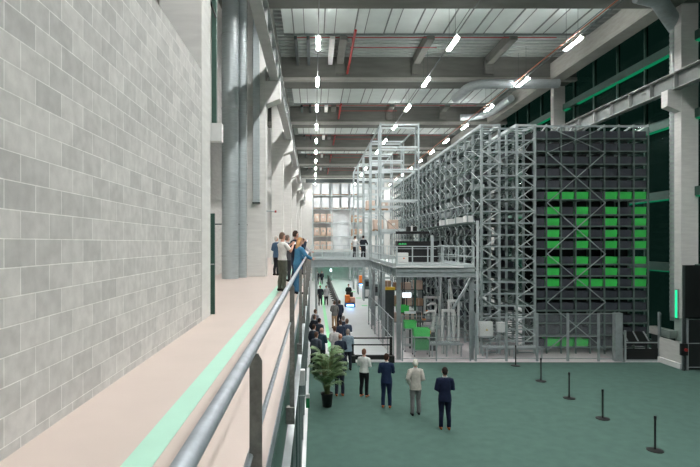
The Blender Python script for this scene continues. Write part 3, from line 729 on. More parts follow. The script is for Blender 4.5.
# black crowd barrier
bb = thing('crowd_barrier', 'black two-rail barrier standing across the end of the carpet', 'barrier', (2.6, 23.7, 0))
for x in (1.78, 3.56): box('post', 'dark', x - .06, x + .06, 23.65, 23.75, 0, 1.15, bb)
for (z, h) in ((1.07, .06), (.76, .06)): box('rail', 'dark', 1.78, 3.56, 23.68, 23.72, z, z + h, bb)
box('bottom_rail', 'dark', 1.78, 3.56, 23.62, 23.74, .12, .32, bb)
for x in (1.78, 3.56): box('foot', 'dark', x - .12, x + .12, 23.4, 23.95, 0, .32, bb)
lb = thing('guide_barrier', 'long dark barrier line on the pale floor down the hall', 'barrier', (1.9, 40, 0))
box('panel', 'darksteel', 1.87, 1.93, 38, 71, .1, .95, lb); box('top_rail', 'dark', 1.82, 1.98, 38, 71, .95, 1.05, lb)
for k in range(17): box('foot', 'dark', 1.7, 2.1, 38.3 + 2 * k, 38.4 + 2 * k, 0, .1, lb)
tag(box('floor_stripe', mat('lime_floor_paint', srgb(150, 246, 180), .4), .75, .95, 23.7, 72, 0, .004), 'light green stripe running along the pale hall floor between the visitors', 'floor marking')
for i, y in enumerate((45, 51.2, 57.8)):
    tag(box('floor_mark', mat('green_floor_tape', srgb(110, 215, 140), .5) if i == 0 else bpy.data.materials['green_floor_tape'], 4.2, 4.7, y - .35, y + .35, 0, .004), '%s green rectangle marked on the pale floor beside the machines' % ('nearest', 'middle', 'farthest')[i], 'floor marking', 'green floor rectangles')

# stanchions on the carpet
st0 = None
sy = [22.9, 20.35, 18.1, 16.0, 13.54]
for i, y in enumerate(sy):
    lab = 'black stanchion post on the carpet, %s from the rack fence' % ORD[i + 1]
    if st0 is None:
        st0 = thing('stanchion', lab, 'stanchion', (9.02, y, .012), 0, 'stanchion posts on the carpet')
        x = 9.02
        MB().rings([(.012, .2, .2, x, y), (.03, .2, .2, x, y), (.04, .17, .17, x, y), (.05, .06, .06, x, y)], 24).build('base', 'dark', st0)
        MB().tube([(x, y, .045), (x, y, .88)], .026, 14).build('pole', 'dark', st0)
        MB().tube([(x, y, .84), (x, y, .93)], .034, 14).build('head', 'dark', st0)
    else: copy_tree(st0, (9.02, y, .012), lab)

# ------------------------------------------------------------------ machines below the platform
ws = thing('work_station', 'dark picking work station with a bright white screen under the platform', 'work station', (4.9, 27.4, 0))
box('table_top', 'darksteel', 4.5, 5.7, 27.2, 27.9, 1.75, 1.82, ws)
for (x, y) in ((4.55, 27.25), (5.65, 27.25), (4.55, 27.85), (5.65, 27.85)): box('leg', 'darksteel', x - .04, x + .04, y - .04, y + .04, .02, 1.75, ws)
sn = box('monitor', 'dark', 4.7, 5.22, 27.36, 27.42, 2.56, 2.88, ws); box('screen', 'screen', 4.72, 5.2, 27.345, 27.36, 2.585, 2.855, sn); box('stand', 'darksteel', 4.93, 4.99, 27.42, 27.46, 1.82, 2.6, ws)
box('side_shelf', 'darksteel', 5.3, 6.4, 27.3, 27.9, 1.3, 1.36, ws)
gt = put_tote('w', 'tote_green', (4.72, 27.35, 1.83), 'bright green tote standing on the dark work station table', 'picking totes', (.635, .56, .35))
pn = box('control_console', 'film', 4.7, 5.3, 26.6, 26.65, 1.82, 1.95); tag(pn, 'pale blue control panel edge in front of the work station', 'control panel'); pn.location = (0, 0, 0)
box('stand', 'darksteel', 4.95, 5.05, 26.62, 26.68, .02, 1.9, pn)
def cart(x, y, z, w, label, tl):
    c = thing('tote_cart', label, 'cart', (x, y, 0), 0, 'tote carts')
    for sx in (-1, 1):
        for sy_ in (-1, 1): box('leg', 'galv', x + sx * w / 2 - .02, x + sx * w / 2 + .02, y + sy_ * .25 - .02, y + sy_ * .25 + .02, .1, z, c)
    for zz in (.3, z - .05): box('tray', 'galv', x - w / 2, x + w / 2, y - .27, y + .27, zz, zz + .04, c)
    for sx in (-1, 1):
        for sy_ in (-1, 1): MB().tube([(x + sx * w / 2 - .02, y + sy_ * .25, .065), (x + sx * w / 2 + .02, y + sy_ * .25, .065)], .045, 10).build('wheel', 'dark', c)
    t = tote_mesh(w + .08, .56, .36).build('storage_tote', 'tote_green'); t.location = (x, y, z); tag(t, tl, 'tote', 'picking totes')
cart(4.85, 26.0, 1.2, .55, 'grey tote cart in front of the work station, nearer the walkway', 'bright green tote on the cart nearer the walkway')
cart(5.2, 24.9, 1.0, .72, 'grey tote cart just behind the fence below the platform', 'bright green tote on the cart just behind the fence')
t = tote_mesh(.7, .5, .5).build('storage_tote', mat('dull_green_tote', srgb(70, 150, 92), .4)); t.location = (5.2, 24.9, .35); tag(t, 'dull green deep tote on the lower tray of the cart behind the fence', 'tote', 'picking totes')
ul0 = None  # lamps added to brighten the dark space below the deck
for i, (x, y) in enumerate(((4.9, 25.5), (6.4, 25.5), (4.9, 28.6), (6.4, 28.6), (5.6, 32.8))):
    lab = '%s added slim fill lamp under the steel platform, counted from the fence' % ORD[i + 1]
    if ul0 is None:
        ul0 = thing('strip_lamp', lab, 'lamp', (x, y, ZP0 - .2), 0, 'added fill lamps under the platform')
        box('housing', 'white', x - .6, x + .6, y - .05, y + .05, ZP0 - .16, ZP0 - .07, ul0); box('diffuser', emis('under_fill_lamp', (1, .97, .98), 34), x - .58, x + .58, y - .04, y + .04, ZP0 - .2, ZP0 - .16, ul0)
    else: copy_tree(ul0, (x, y, ZP0 - .2), lab)
# robot arm
def robot(x, y, label):
    r = thing('robot_arm', label, 'robot', (x, y, 0), 0, 'robot arms')
    MB().rings([(.02, .2, .2, x, y), (.9, .16, .16, x, y), (.95, .13, .13, x, y)], 16).build('pedestal', 'darksteel', r)
    MB().rings([(.95, .12, .12, x, y), (1.15, .12, .12, x, y), (1.2, .08, .08, x, y)], 16).build('turret', 'white', r)
    MB().tube([(x, y, 1.2), (x + .12, y, 1.75), (x + .1, y, 1.98)], [.09, .075, .08], 12).build('lower_arm', 'white', r)
    MB().tube([(x + .1, y, 1.98), (x - .2, y - .1, 2.02), (x - .42, y - .15, 1.9)], [.085, .06, .05], 12).build('upper_arm', 'white', r)
    MB().tube([(x - .42, y - .15, 1.9), (x - .46, y - .16, 1.66)], [.05, .04], 10).build('wrist', 'dark', r)
    box('gripper', 'orange', x - .54, x - .38, y - .24, y - .08, 1.58, 1.66, r)
robot(6.05, 26.2, 'white robot arm on a dark pedestal beside the green totes')
robot(6.9, 29.5, 'white robot arm deeper under the platform near the open rack')
og = tag(MB().rings([(1.0, .09, .09, 5.72, 25.4), (1.14, .09, .09, 5.72, 25.4), (1.18, .04, .04, 5.72, 25.4)], 14).build('signal_lamp', 'orange'), 'small orange signal lamp beside the green totes', 'signal lamp')
box('pole', 'galv', 5.69, 5.75, 25.37, 25.43, .02, 1.0, og)
# white portal frames
for i, (x, y, w_, h) in enumerate(((6.35, 25.3, .55, 2.1), (6.85, 26.0, .5, 2.5), (6.2, 28.6, .8, 2.4))):
    p = thing('lift_portal', '%s white portal frame beside the platform end column' % ('low', 'tall', 'rear')[i], 'portal frame', (x, y, 0), 0, 'white portal frames')
    for sx in (0, w_): box('leg', 'white', x + sx - .05, x + sx + .05, y, y + .1, .02, h, p)
    box('header', 'white', x - .05, x + w_ + .05, y - .01, y + .11, h, h + .12, p)
    MB().bar((x, y + .05, .4), (x + w_, y + .05, 1.2), .04).build('brace', 'rackpale', p)
for i, (x0, x1, y, z) in enumerate(((5.6, 7.2, 25.0, .62), (8.1, 10.9, 24.6, .5), (5.7, 7.3, 27.4, 1.0))):
    c = thing('roller_conveyor', 'grey roller conveyor %s' % ('below the white portal frames', 'in front of the electrical boxes', 'behind the robot arm')[i], 'conveyor', (x0, y, 0), 0, 'roller conveyors')
    for q in (-.3, .3): box('side_rail', 'galv', x0, x1, y + q - .03, y + q + .03, z - .06, z + .04, c)
    k = 0
    while x0 + .08 + .12 * k < x1: MB().tube([(x0 + .08 + .12 * k, y - .27, z), (x0 + .08 + .12 * k, y + .27, z)], .03, 8).build('roller', 'rackpale', c); k += 1
    for x in (x0 + .1, (x0 + x1) / 2, x1 - .1):
        for q in (-.3, .3): box('leg', 'galv', x - .03, x + .03, y + q - .03, y + q + .03, .02, z - .06, c)
# carton shelf
cs = thing('carton_shelf', 'shelf of brown cartons under the middle of the platform', 'shelf', (4.4, 32, 0))
for x in (4.3, 5.6, 6.9):
    for y in (31.8, 32.5): box('post', 'darksteel', x - .03, x + .03, y - .03, y + .03, 0, 3.7, cs)
for z in (.6, 1.6, 2.6): box('shelf_board', 'darksteel', 4.3, 6.9, 31.8, 32.5, z - .04, z, cs)
n = 0
for zi, z in enumerate((.6, 1.6, 2.6)):
    for k in range(4):
        wd = random.uniform(.42, .55); h = random.uniform(.4, .62); x = 4.36 + .63 * k
        c = MB().box(x, x + wd, 31.85, 32.4, z, z + h).build('carton', random.choice(('card', 'card', 'cardpale')), None, .008)
        tag(c, 'brown carton on the %s board of the carton shelf, %s from the walkway side' % (('lowest', 'middle', 'top')[zi], ORD[k + 1]), 'carton', 'cartons on the shelf')
        MB().box(x + wd / 2 - .03, x + wd / 2 + .03, 31.846, 31.85, z, z + h).build('tape', 'cardpale', c)
yb = tag(MB().box(4.1, 4.75, 30.0, 30.5, 2.75, 2.9).build('yellow_crate', 'yellow', None, .01), 'flat yellow crate on a stand under the platform', 'crate'); box('stand', 'darksteel', 4.15, 4.7, 30.05, 30.45, 0, 2.75, yb)
gp = tag(MB().tube([(5.65, 28.6, 0), (5.65, 28.6, ZP0 - .1)], .06, 10).build('green_pole', 'green_dark'), 'dark green pole under the platform behind the white screen', 'pole')
MB().tube([(5.65, 28.6, 0), (5.65, 28.6, .03)], .14, 12).build('base', 'green_dark', gp)
# service trunks seen between portal and rack: bundles of pipes
for i in range(6):
    x = 6.5 + .17 * i; y = 27.0 + random.uniform(-.4, .8)
    p = MB().tube([(x - .25 + .5 * random.random(), y, .02), (x + .15 * random.random(), y + .1, 1.5), (x + .5 * random.random() - .2, y + .2, 3.6)], .03, 8).build('air_hose', random.choice(('rackpale', 'white', 'galv')))
    tag(p, 'pale air hose rising behind the portal frames, %s from the walkway side' % ORD[i + 1], 'hose', 'air hoses')
# row of further picking stations down the hall
for i, y in enumerate((38.5, 44.6, 50.7)):
    k = thing('sorting_cabinet', '%s grey sorting cabinet along the pale floor beyond the platform' % ('nearest', 'middle', 'farthest')[i], 'cabinet', (5.4, y, 0), 0, 'sorting cabinets')
    box('body', 'tote_grey', 5.0, 6.0, y, y + 1.6, 0, 1.9, k, .02); box('screen', 'dark', 5.1, 5.9, y - .02, y, 1.2, 1.7, k)
    box('drawer', 'white', 5.08, 5.92, y - .02, y, .2, .9, k)

# ------------------------------------------------------------------ automated carts down the hall
def agv(x, y, label, load):
    a = thing('transport_cart', label, 'cart', (x, y, 0), 0, 'automated carts')
    MB().box(x - .42, x + .42, y - .55, y + .55, .06, .34).build('chassis', 'blue', a, .05)
    for sx in (-1, 1):
        for sy_ in (-1, 1): MB().tube([(x + sx * .36, y + sy_ * .35, .08), (x + sx * .44, y + sy_ * .35, .08)], .08, 10).build('wheel', 'dark', a)
    box('headlight', 'led_blue', x - .3, x + .3, y - .57, y - .555, .12, .22, a)
    box('deck', 'darksteel', x - .4, x + .4, y - .5, y + .5, .34, .4, a)
    box('mast', 'dark', x - .3, x + .3, y + .4, y + .5, .4, 1.2, a)
    if load:
        b1 = MB().box(x - .42, x - .02, y - .42, y + .3, .4, 1.0).build('load_box', 'orange', None, .01); tag(b1, 'orange box on the blue automated cart near the visitors', 'box', 'boxes on the automated cart')
        b2 = MB().box(x + .02, x + .42, y - .45, y + .2, .4, .82).build('load_box', mat('pink_card', srgb(226, 170, 150), .7), None, .01); tag(b2, 'pinkish box on the blue automated cart near the visitors', 'box', 'boxes on the automated cart')
    else:
        b1 = MB().box(x - .3, x + .3, y - .42, y + .3, .4, 1.3).build('load_box', 'orange', None, .01); tag(b1, 'tall orange box on the far automated cart', 'box', 'boxes on the automated cart')
agv(3.1, 44.3, 'blue automated cart carrying two boxes down the pale hall floor', True)
agv(6.1, 66, 'blue automated cart far down the hall near the dark doorway', False)
# green lit passage under the far rack
gpz = thing('green_passage', 'green lit passage opening below the far pallet rack', 'passage', (3, 76, 0))
box('back_panel', 'film', -.2, 8, 79.0, 79.1, 0, 4.2, gpz); box('roof_panel', 'green_dark', -.2, 8, 75.8, 79.1, 2.5, 2.6, gpz)
for k in range(4): box('light_tube', 'led_passage', .8 + 1.2 * k, 1.5 + 1.2 * k, 78.8, 78.95, 2.3, 2.4, gpz)
wl = tag(MB().box(2.3, 2.55, 73.6, 73.8, 1.4, 1.75).build('beacon_lamp', emis('beacon_white', (.7, .95, 1), 5), None, .02), 'bright white beacon lamp in front of the green passage', 'lamp')
box('pole', 'dark', 2.4, 2.45, 73.7, 73.75, 0, 1.4, wl)

# ------------------------------------------------------------------ people
def etube(mb, pts, rr, side, n=10):
    pts = [Vector(p) for p in pts]; k = len(pts); vs = []; side = Vector(side)
    for i, p in enumerate(pts):
        d = (pts[min(i + 1, k - 1)] - pts[max(i - 1, 0)]).normalized()
        a = (side - d * side.dot(d)).normalized(); b = d.cross(a)
        for j in range(n):
            t = 2 * PI * j / n; vs.append(p + a * (rr[i][0] * math.cos(t)) + b * (rr[i][1] * math.sin(t)))
    fs = [(i * n + j, i * n + (j + 1) % n, (i + 1) * n + (j + 1) % n, (i + 1) * n + j) for i in range(k - 1) for j in range(n)]
    fs += [tuple(range(n))[::-1], tuple(range((k - 1) * n, k * n))]
    return mb.add(vs, fs, True)

def fuse(mb, voxel, smooth=2):
    """one continuous surface from overlapping closed shapes"""
    me = bpy.data.meshes.new('tmp'); me.from_pydata([tuple(p) for p in mb.v], [], mb.f)
    bm = bmesh.new(); bm.from_mesh(me); bmesh.ops.recalc_face_normals(bm, faces=bm.faces); bm.to_mesh(me); bm.free()
    o = bpy.data.objects.new('tmp', me); COL.objects.link(o)
    r = o.modifiers.new('r', 'REMESH'); r.mode = 'VOXEL'; r.voxel_size = voxel; r.use_smooth_shade = True
    s = o.modifiers.new('s', 'SMOOTH'); s.iterations = smooth; s.factor = .5
    dg = bpy.context.evaluated_depsgraph_get(); ev = o.evaluated_get(dg)
    out = MB(); m2 = ev.to_mesh()
    out.add([v.co.copy() for v in m2.vertices], [tuple(p.vertices) for p in m2.polygons], True)
    ev.to_mesh_clear(); bpy.data.objects.remove(o); bpy.data.meshes.remove(me)
    return out

ARMS = {  # elbow, wrist for the right (+X) arm; the left mirrors x unless given
    'down': ((.235, -.03, 1.15), (.225, .06, .91)),
    'pocket': ((.255, -.07, 1.16), (.19, .05, .96)),
    'clasp': ((.24, -.04, 1.15), (.055, .17, 1.02)),
    'fold': ((.24, .02, 1.15), (-.04, .19, 1.17)),
    'phone': ((.24, .14, 1.19), (.06, .36, 1.40)),
    'chin': ((.22, .10, 1.14), (.05, .20, 1.42)),
    'rail': ((.27, .16, 1.16), (.20, .38, 1.10)),
    'walkf': ((.25, .02, 1.15), (.23, .20, .95)),
    'walkb': ((.25, -.10, 1.16), (.24, -.12, .91)),
}
def make_person(loc, rz, h, label, armr='down', arml='down', top=(30, 36, 52), legs=(28, 30, 36), hair=(60, 44, 34), shoe=(40, 30, 26),
                kind='jacket', stride=0.0, lean=0.0, skin='skin', bald=False, long_hair=False, shirt=None, skirt=False, vox=.02, group=None, turn=0.0, slim=.9):
    S = h / 1.75
    root = thing('person', label, 'person', loc, rz, group)
    def T(p):
        p = Vector(p); z = p.z
        if z > .95: p.y += (z - .95) * lean
        return p * S
    def fin(mb): mb.v = [T(p) for p in mb.v]; return mb
    hipx = .095
    kn = {1: (hipx, .02 + stride * .5, .49), -1: (-hipx, .02 - stride * .35, .49)}
    an = {1: (hipx + .015, -.02 + stride, .085), -1: (-hipx - .015, -.02 - stride * .9, .085 + abs(stride) * .12)}
    tor = [(.82, .12, .085), (.88, .165, .105), (.96, .172, .118), (1.08, .148, .10), (1.2, .158, .108), (1.32, .178, .112), (1.40, .172, .10), (1.45, .115, .08), (1.485, .062, .062), (1.56, .056, .06)]
    tor = [(z, a * slim, b * slim) for (z, a, b) in tor]
    B = MB(); B.rings([(z, a, b, 0, 0) for (z, a, b) in tor], 16)
    ca, sa = math.cos(turn), math.sin(turn)
    def H(x, y): return (x * ca - y * sa, x * sa + y * ca)
    hd = [(1.52, .035, .045, 0, .03), (1.545, .052, .065, 0, .025), (1.58, .064, .083, 0, .012), (1.62, .072, .094, 0, .003), (1.66, .076, .098, 0, -.002), (1.70, .07, .09, 0, -.006), (1.73, .052, .066, 0, -.008), (1.75, .02, .026, 0, -.008)]
    B.rings([(z, a, b, *H(x, y)) for (z, a, b, x, y) in hd], 16)
    nx = [H(*p) for p in ((-.014, .085), (.014, .085), (0, .128), (0, .088))]
    B.add([(*nx[0], 1.59), (*nx[1], 1.59), (*nx[2], 1.60), (*nx[3], 1.655)], [(0, 2, 1), (0, 1, 3), (1, 2, 3), (0, 3, 2)])
    for s in (-1, 1):
        e = H(s * .076, -.005); B.rings([(1.585, .010, .012, *e), (1.61, .015, .02, *e), (1.65, .014, .022, *e), (1.665, .006, .01, *e)], 8)
        B.tube([(s * .085, 0, .90), (s * .095, .01, .72), kn[s], (an[s][0], an[s][1] - .01, .30), an[s]], [.088, .078, .056, .052, .04], 12)
        a = Vector(an[s]); etube(B, [a + Vector((0, -.06, -.05)), a + Vector((0, .02, -.04)), a + Vector((0, .12, -.06)), a + Vector((0, .17, -.065))], [(.032, .03), (.038, .04), (.042, .022), (.03, .015)], (1, 0, 0))
    arms = {}
    for s, nm in ((1, armr), (-1, arml)):
        e, w_ = ARMS[nm]; e = Vector((e[0] * s, e[1], e[2])); w_ = Vector((w_[0] * s, w_[1], w_[2]))
        if nm == 'fold' and s < 0: w_.z += .05; w_.y += .02
        sh = Vector((s * .185 * slim, 0, 1.395)); d = (w_ - e).normalized()
        n_ = Vector((-s, 0, 0)) if abs(d.x) < .75 else Vector((0, -1, 0)); n_ = (n_ - d * n_.dot(d)).normalized(); sd = d.cross(n_)
        arms[s] = (sh, e, w_, d, n_, sd)
        B.tube([sh + Vector((-s * .03, 0, 0)), sh, sh.lerp(e, .5), e, e.lerp(w_, .4), w_], [.05, .055, .048, .04, .039, .027], 12)
        etube(B, [w_ - d * .02, w_ + d * .03, w_ + d * .07, w_ + d * .095], [(.026, .02), (.037, .017), (.041, .016), (.038, .013)], sd)
    body = fuse(B, vox)
    for s in (-1, 1):
        sh, e, w_, d, n_, sd = arms[s]
        th = 1 if sd.y + sd.z * .5 > 0 else -1
        for k in range(4):
            b0 = w_ + d * .08 + sd * ((k - 1.5) * .019); l = (.072, .08, .074, .058)[k if th < 0 else 3 - k]
            body.tube([b0, b0 + d * l * .45 + n_ * .004, b0 + d * l * .8 + n_ * .018, b0 + d * l * .95 + n_ * .036], [.0095, .009, .008, .006], 6)
        t0 = w_ + d * .03 + sd * (th * .028)
        body.tube([t0, t0 + d * .03 + sd * (th * .022) + n_ * .012, t0 + d * .06 + sd * (th * .022) + n_ * .026], [.012, .0105, .008], 6)
    nb = len(body.f)
    for s in (-1, 1):
        ex, ey = H(s * .03, .084); body.rings([(1.625, .004, .004, ex, ey), (1.631, .011, .009, ex, ey), (1.64, .011, .009, ex, ey), (1.646, .004, .004, ex, ey)], 8)
    n2 = len(body.f)
    mx, my = H(0, .083); body.rings([(1.558, .016, .006, mx, my), (1.563, .024, .010, mx, my), (1.571, .020, .009, mx, my)], 8)
    o = fin(body).build('body', skin, root, world=False)
    o.data.materials.append(M['eye']); o.data.materials.append(cloth(168, 96, 88))
    for p in o.data.polygons:
        if nb <= p.index < n2: p.material_index = 1
        elif p.index >= n2: p.material_index = 2
    # clothes
    U = MB(); hem = {'jacket': .80, 'shirt': .93, 'sweater': .90}[kind]; g = {'jacket': .026, 'shirt': .014, 'sweater': .02}[kind]
    rs = [(hem, .186 * slim + g, .125 * slim + g, 0, 0)] if hem < .95 else []
    rs += [(z, a + g, b + g, 0, 0) for (z, a, b) in tor[2:8]] + [(1.478, .075, .074, 0, -.004)]
    U.rings(rs, 18)
    for s in (-1, 1):
        sh, e, w_, d, n_, sd = arms[s]
        if kind == 'shirt' and shirt == 'short': U.tube([sh + Vector((-s * .04, 0, 0)), sh, sh.lerp(e, .45), sh.lerp(e, .75)], [.06, .068, .066, .068], 12)
        else: U.tube([sh + Vector((-s * .04, 0, 0)), sh, sh.lerp(e, .5), e, e.lerp(w_, .5), w_ - d * .01], [.055 + g, .057 + g, .05 + g, .047 + g * .8, .042 + g * .7, .038 + g * .4], 12)
    nm = {'jacket': 'jacket', 'shirt': 'shirt', 'sweater': 'sweater'}[kind]
    up = fin(fuse(U, vox)).build(nm, cloth(*top), root, world=False)
    if kind == 'jacket':
        c = MB().rings([(1.47, .066, .068, 0, .0), (1.505, .066, .066, 0, 0), (1.508, .06, .06, 0, 0)], 14); fin(c).build('collar', cloth(*(shirt or (220, 222, 226))), root, world=False)
    P = MB()
    if skirt:
        P.rings([(.42, .20, .17, 0, .0), (.6, .2, .16, 0, 0), (.85, .19, .135, 0, 0), (.98, .175, .125, 0, 0)], 18)
        fin(P).build('skirt', cloth(*legs), root, world=False)
    else:
        P.rings([(.80, .15 * slim, .11, 0, 0), (.88, .176 * slim, .116, 0, 0), (.97, .174 * slim, .118 * slim, 0, 0), (1.03, .148 * slim, .1 * slim, 0, 0)], 16)
        for s in (-1, 1):
            P.tube([(s * .085, 0, .90), (s * .095, .01, .72), kn[s], (an[s][0], an[s][1] - .005, .28), (an[s][0], an[s][1], .07 + an[s][2] - .085)], [.1, .092, .072, .066, .06], 12)
        fin(fuse(P, vox)).build('trousers', cloth(*legs), root, world=False)
    for s in (-1, 1):
        a = Vector(an[s]); sb = MB()
        etube(sb, [a + Vector((0, -.075, -.045)), a + Vector((0, -.03, -.035)), a + Vector((0, .03, -.033)), a + Vector((0, .12, -.052)), a + Vector((0, .185, -.062)), a + Vector((0, .2, -.066))],
              [(.03, .036), (.04, .05), (.044, .052), (.05, .032), (.04, .022), (.02, .012)], (1, 0, 0), 12)
        fin(sb).build('shoe', cloth(*shoe), root, world=False)
    # hair: a cap over the crown and back of the head, or a fringe when bald
    hm = MB()
    if bald:
        hm.rings([(1.585, .062, .06, *H(0, -.04)), (1.62, .077, .075, *H(0, -.032)), (1.655, .078, .078, *H(0, -.03)), (1.675, .06, .065, *H(0, -.036))], 14)
    else:
        hm.rings([(1.56, .05, .045, *H(0, -.055)), (1.60, .07, .07, *H(0, -.038)), (1.645, .081, .088, *H(0, -.022)), (1.69, .08, .094, *H(0, -.012)), (1.73, .064, .08, *H(0, -.01)), (1.765, .03, .04, *H(0, -.012))], 14)
        if long_hair: hm.rings([(1.40, .05, .03, *H(0, -.085)), (1.48, .085, .05, *H(0, -.07)), (1.58, .09, .07, *H(0, -.045)), (1.67, .08, .08, *H(0, -.025))], 14)
    fin(hm).build('hair', cloth(*hair, .2), root, world=False)
    return root

CG = .012
# four guests standing on the carpet before the fence
make_person((1.79, 18.3, CG), -.45, 1.70, 'person in a white sweater and black trousers with folded arms on the carpet', 'fold', 'fold', (222, 224, 220), (24, 26, 30), (112, 76, 58), (190, 120, 90), 'sweater', vox=.015, slim=.9)
make_person((2.42, 17.1, CG), -.2, 1.79, 'person in a navy suit touching the chin, next to the one in the white sweater', 'chin', 'fold', (34, 48, 76), (32, 44, 70), (70, 52, 44), (170, 92, 60), 'jacket', vox=.015, turn=-.2)
make_person((3.24, 16.35, CG), .0, 1.77, 'white haired person in a pale grey blazer and grey trousers', 'clasp', 'pocket', (188, 184, 176), (122, 124, 124), (226, 222, 212), (34, 34, 36), 'jacket', vox=.015, stride=.05)
make_person((3.86, 15.1, CG), -.1, 1.82, 'person in a dark navy suit with brown shoes, nearest the stanchion posts', 'fold', 'clasp', (28, 36, 60), (26, 33, 54), (44, 36, 34), (160, 92, 58), 'jacket', vox=.015)
# visitors along the light green stripe
LV = [
 ((.10, 21.4), -.6, 'person in a dark grey suit with brown shoes left of the palm', 'clasp', 'down', (70, 76, 86), (34, 36, 42), (86, 62, 50), (168, 84, 56)),
 ((.34, 22.5), -.7, 'bald person in a dark teal jacket behind the person in grey by the palm', 'fold', 'fold', (48, 70, 82), (36, 38, 44), (150, 120, 104), (40, 34, 30)),
 ((.0, 23.4), -.6, 'person in a dark jacket standing under the walkway edge near the barrier', 'down', 'down', (52, 58, 68), (34, 36, 42), (66, 50, 42), (40, 34, 30)),
 ((.27, 25.4), -.7, 'dark haired person in a charcoal jacket on the walkway side of the stripe', 'clasp', 'clasp', (58, 64, 74), (40, 42, 48), (46, 40, 38), (40, 34, 30)),
 ((.04, 26.6), -.6, 'person in a black suit close to the glass partition, beyond the barrier', 'down', 'pocket', (44, 48, 56), (32, 34, 40), (92, 72, 60), (36, 32, 30)),
 ((.08, 28.8), -.7, 'person in a light grey jacket last in the walkway side queue', 'down', 'down', (146, 150, 156), (70, 72, 78), (96, 72, 58), (40, 34, 30)),
]
for (xy, rz, lab, a, b, t, l, hr, sh) in LV: make_person((*xy, CG if xy[1] < 23.5 else 0), rz, 1.77, lab, a, b, t, l, hr, sh, vox=.024, bald='bald' in lab)
RV = [
 ((.92, 18.4), .1, 'person in dark clothes and brown shoes standing behind the potted palm', 'clasp', 'clasp', (40, 44, 56), (42, 46, 60), (70, 54, 46), (168, 96, 66)),
 ((1.46, 22.1), .15, 'grey haired person in a pale blue shirt beside the black barrier', 'fold', 'fold', (140, 158, 172), (40, 44, 54), (150, 140, 132), (40, 34, 30)),
 ((1.08, 21.0), .3, 'bald person in a dark blue jacket with a ruddy head, behind the palm top', 'clasp', 'clasp', (46, 54, 70), (38, 40, 48), (190, 130, 104), (40, 34, 30)),
 ((.92, 22.9), .4, 'person in a pale grey jacket with brown hair on the stripe', 'down', 'clasp', (196, 192, 190), (110, 110, 112), (106, 80, 64), (40, 34, 30)),
 ((1.28, 24.8), .3, 'person in a navy jacket just beyond the black barrier', 'fold', 'fold', (52, 62, 80), (40, 44, 54), (74, 56, 48), (40, 34, 30)),
 ((1.62, 25.2), .3, 'person in a blue grey suit with folded arms, barrier side of the queue', 'fold', 'fold', (74, 86, 104), (46, 50, 60), (120, 96, 82), (40, 34, 30)),
 ((1.5, 26.2), .2, 'person in a dark suit with grey hair in the middle of the queue', 'clasp', 'clasp', (48, 54, 66), (40, 44, 54), (140, 132, 126), (40, 34, 30)),
 ((1.32, 33.0), .2, 'person in tan trousers and a grey jacket at the guide barrier', 'down', 'clasp', (112, 110, 108), (176, 148, 116), (90, 68, 56), (60, 44, 36)),
 ((1.66, 33.4), .2, 'person in a dark suit next to the one in tan trousers', 'down', 'down', (50, 58, 72), (40, 44, 54), (84, 66, 56), (36, 32, 30)),
]
for (xy, rz, lab, a, b, t, l, hr, sh) in RV: make_person((*xy, CG if xy[1] < 23.5 else 0), rz, 1.77, lab, a, b, t, l, hr, sh, vox=.024, bald='bald' in lab)
make_person((.55, 45, 0), PI, 1.76, 'person in a dark open jacket and white shirt walking toward the crowd', 'walkf', 'walkb', (44, 48, 56), (36, 38, 44), (70, 56, 48), (30, 28, 28), vox=.03, stride=.22, shirt=(236, 236, 236))
make_person((1.08, 45.2, 0), PI, 1.74, 'person in a pale jacket walking beside the one in the open jacket', 'walkb', 'walkf', (180, 180, 182), (44, 46, 52), (60, 48, 42), (30, 28, 28), vox=.03, stride=-.2)
make_person((.45, 68, 0), PI, 1.78, 'dark suited person far down the hall, walkway side of a pair', 'down', 'down', (34, 38, 46), (30, 32, 38), (60, 48, 42), (30, 28, 28), vox=.035)
make_person((1.05, 68.3, 0), PI, 1.76, 'dark suited person far down the hall, barrier side of a pair', 'down', 'down', (38, 42, 50), (30, 32, 38), (80, 62, 52), (30, 28, 28), vox=.035)
make_person((3.12, 46.2, 0), PI, 1.80, 'person in black clothes standing behind the blue automated cart', 'clasp', 'clasp', (34, 42, 40), (30, 34, 34), (60, 48, 42), (30, 28, 28), vox=.03)
make_person((2.9, 36.2, ZP0), -.6, 1.64, 'person in a white shirt standing on the foot bridge', 'rail', 'rail', (236, 236, 236), (58, 60, 64), (70, 54, 46), (30, 28, 28), 'shirt', vox=.026)
make_person((3.5, 36.35, ZP0), -.4, 1.66, 'person in black on the foot bridge beside the one in the white shirt', 'rail', 'down', (40, 44, 52), (36, 38, 44), (50, 42, 38), (30, 28, 28), vox=.026)
# visitors on the raised walkway
make_person((-.95, 15.4, ZM), -.9, 1.76, 'person in a short sleeved white shirt and olive trousers filming from the walkway', 'phone', 'phone', (238, 236, 232), (94, 98, 88), (120, 100, 86), (40, 36, 34), 'shirt', shirt='short', vox=.015)
make_person((-1.68, 22.9, ZM), -.8, 1.76, 'grey haired person in a blue denim jacket at the back of the walkway group', 'clasp', 'clasp', (74, 98, 124), (44, 46, 52), (214, 206, 198), (40, 34, 30), vox=.02)
make_person((-.62, 17.3, ZM), -.9, 1.86, 'tall dark haired person in a black shirt at the walkway rail', 'phone', 'clasp', (38, 44, 58), (42, 52, 72), (58, 46, 40), (30, 28, 28), 'sweater', vox=.018)
make_person((-1.0, 19.3, ZM), -.8, 1.74, 'person in a grey jacket half hidden behind the white shirted one', 'clasp', 'clasp', (84, 86, 92), (52, 54, 58), (120, 104, 96), (30, 28, 28), vox=.02)
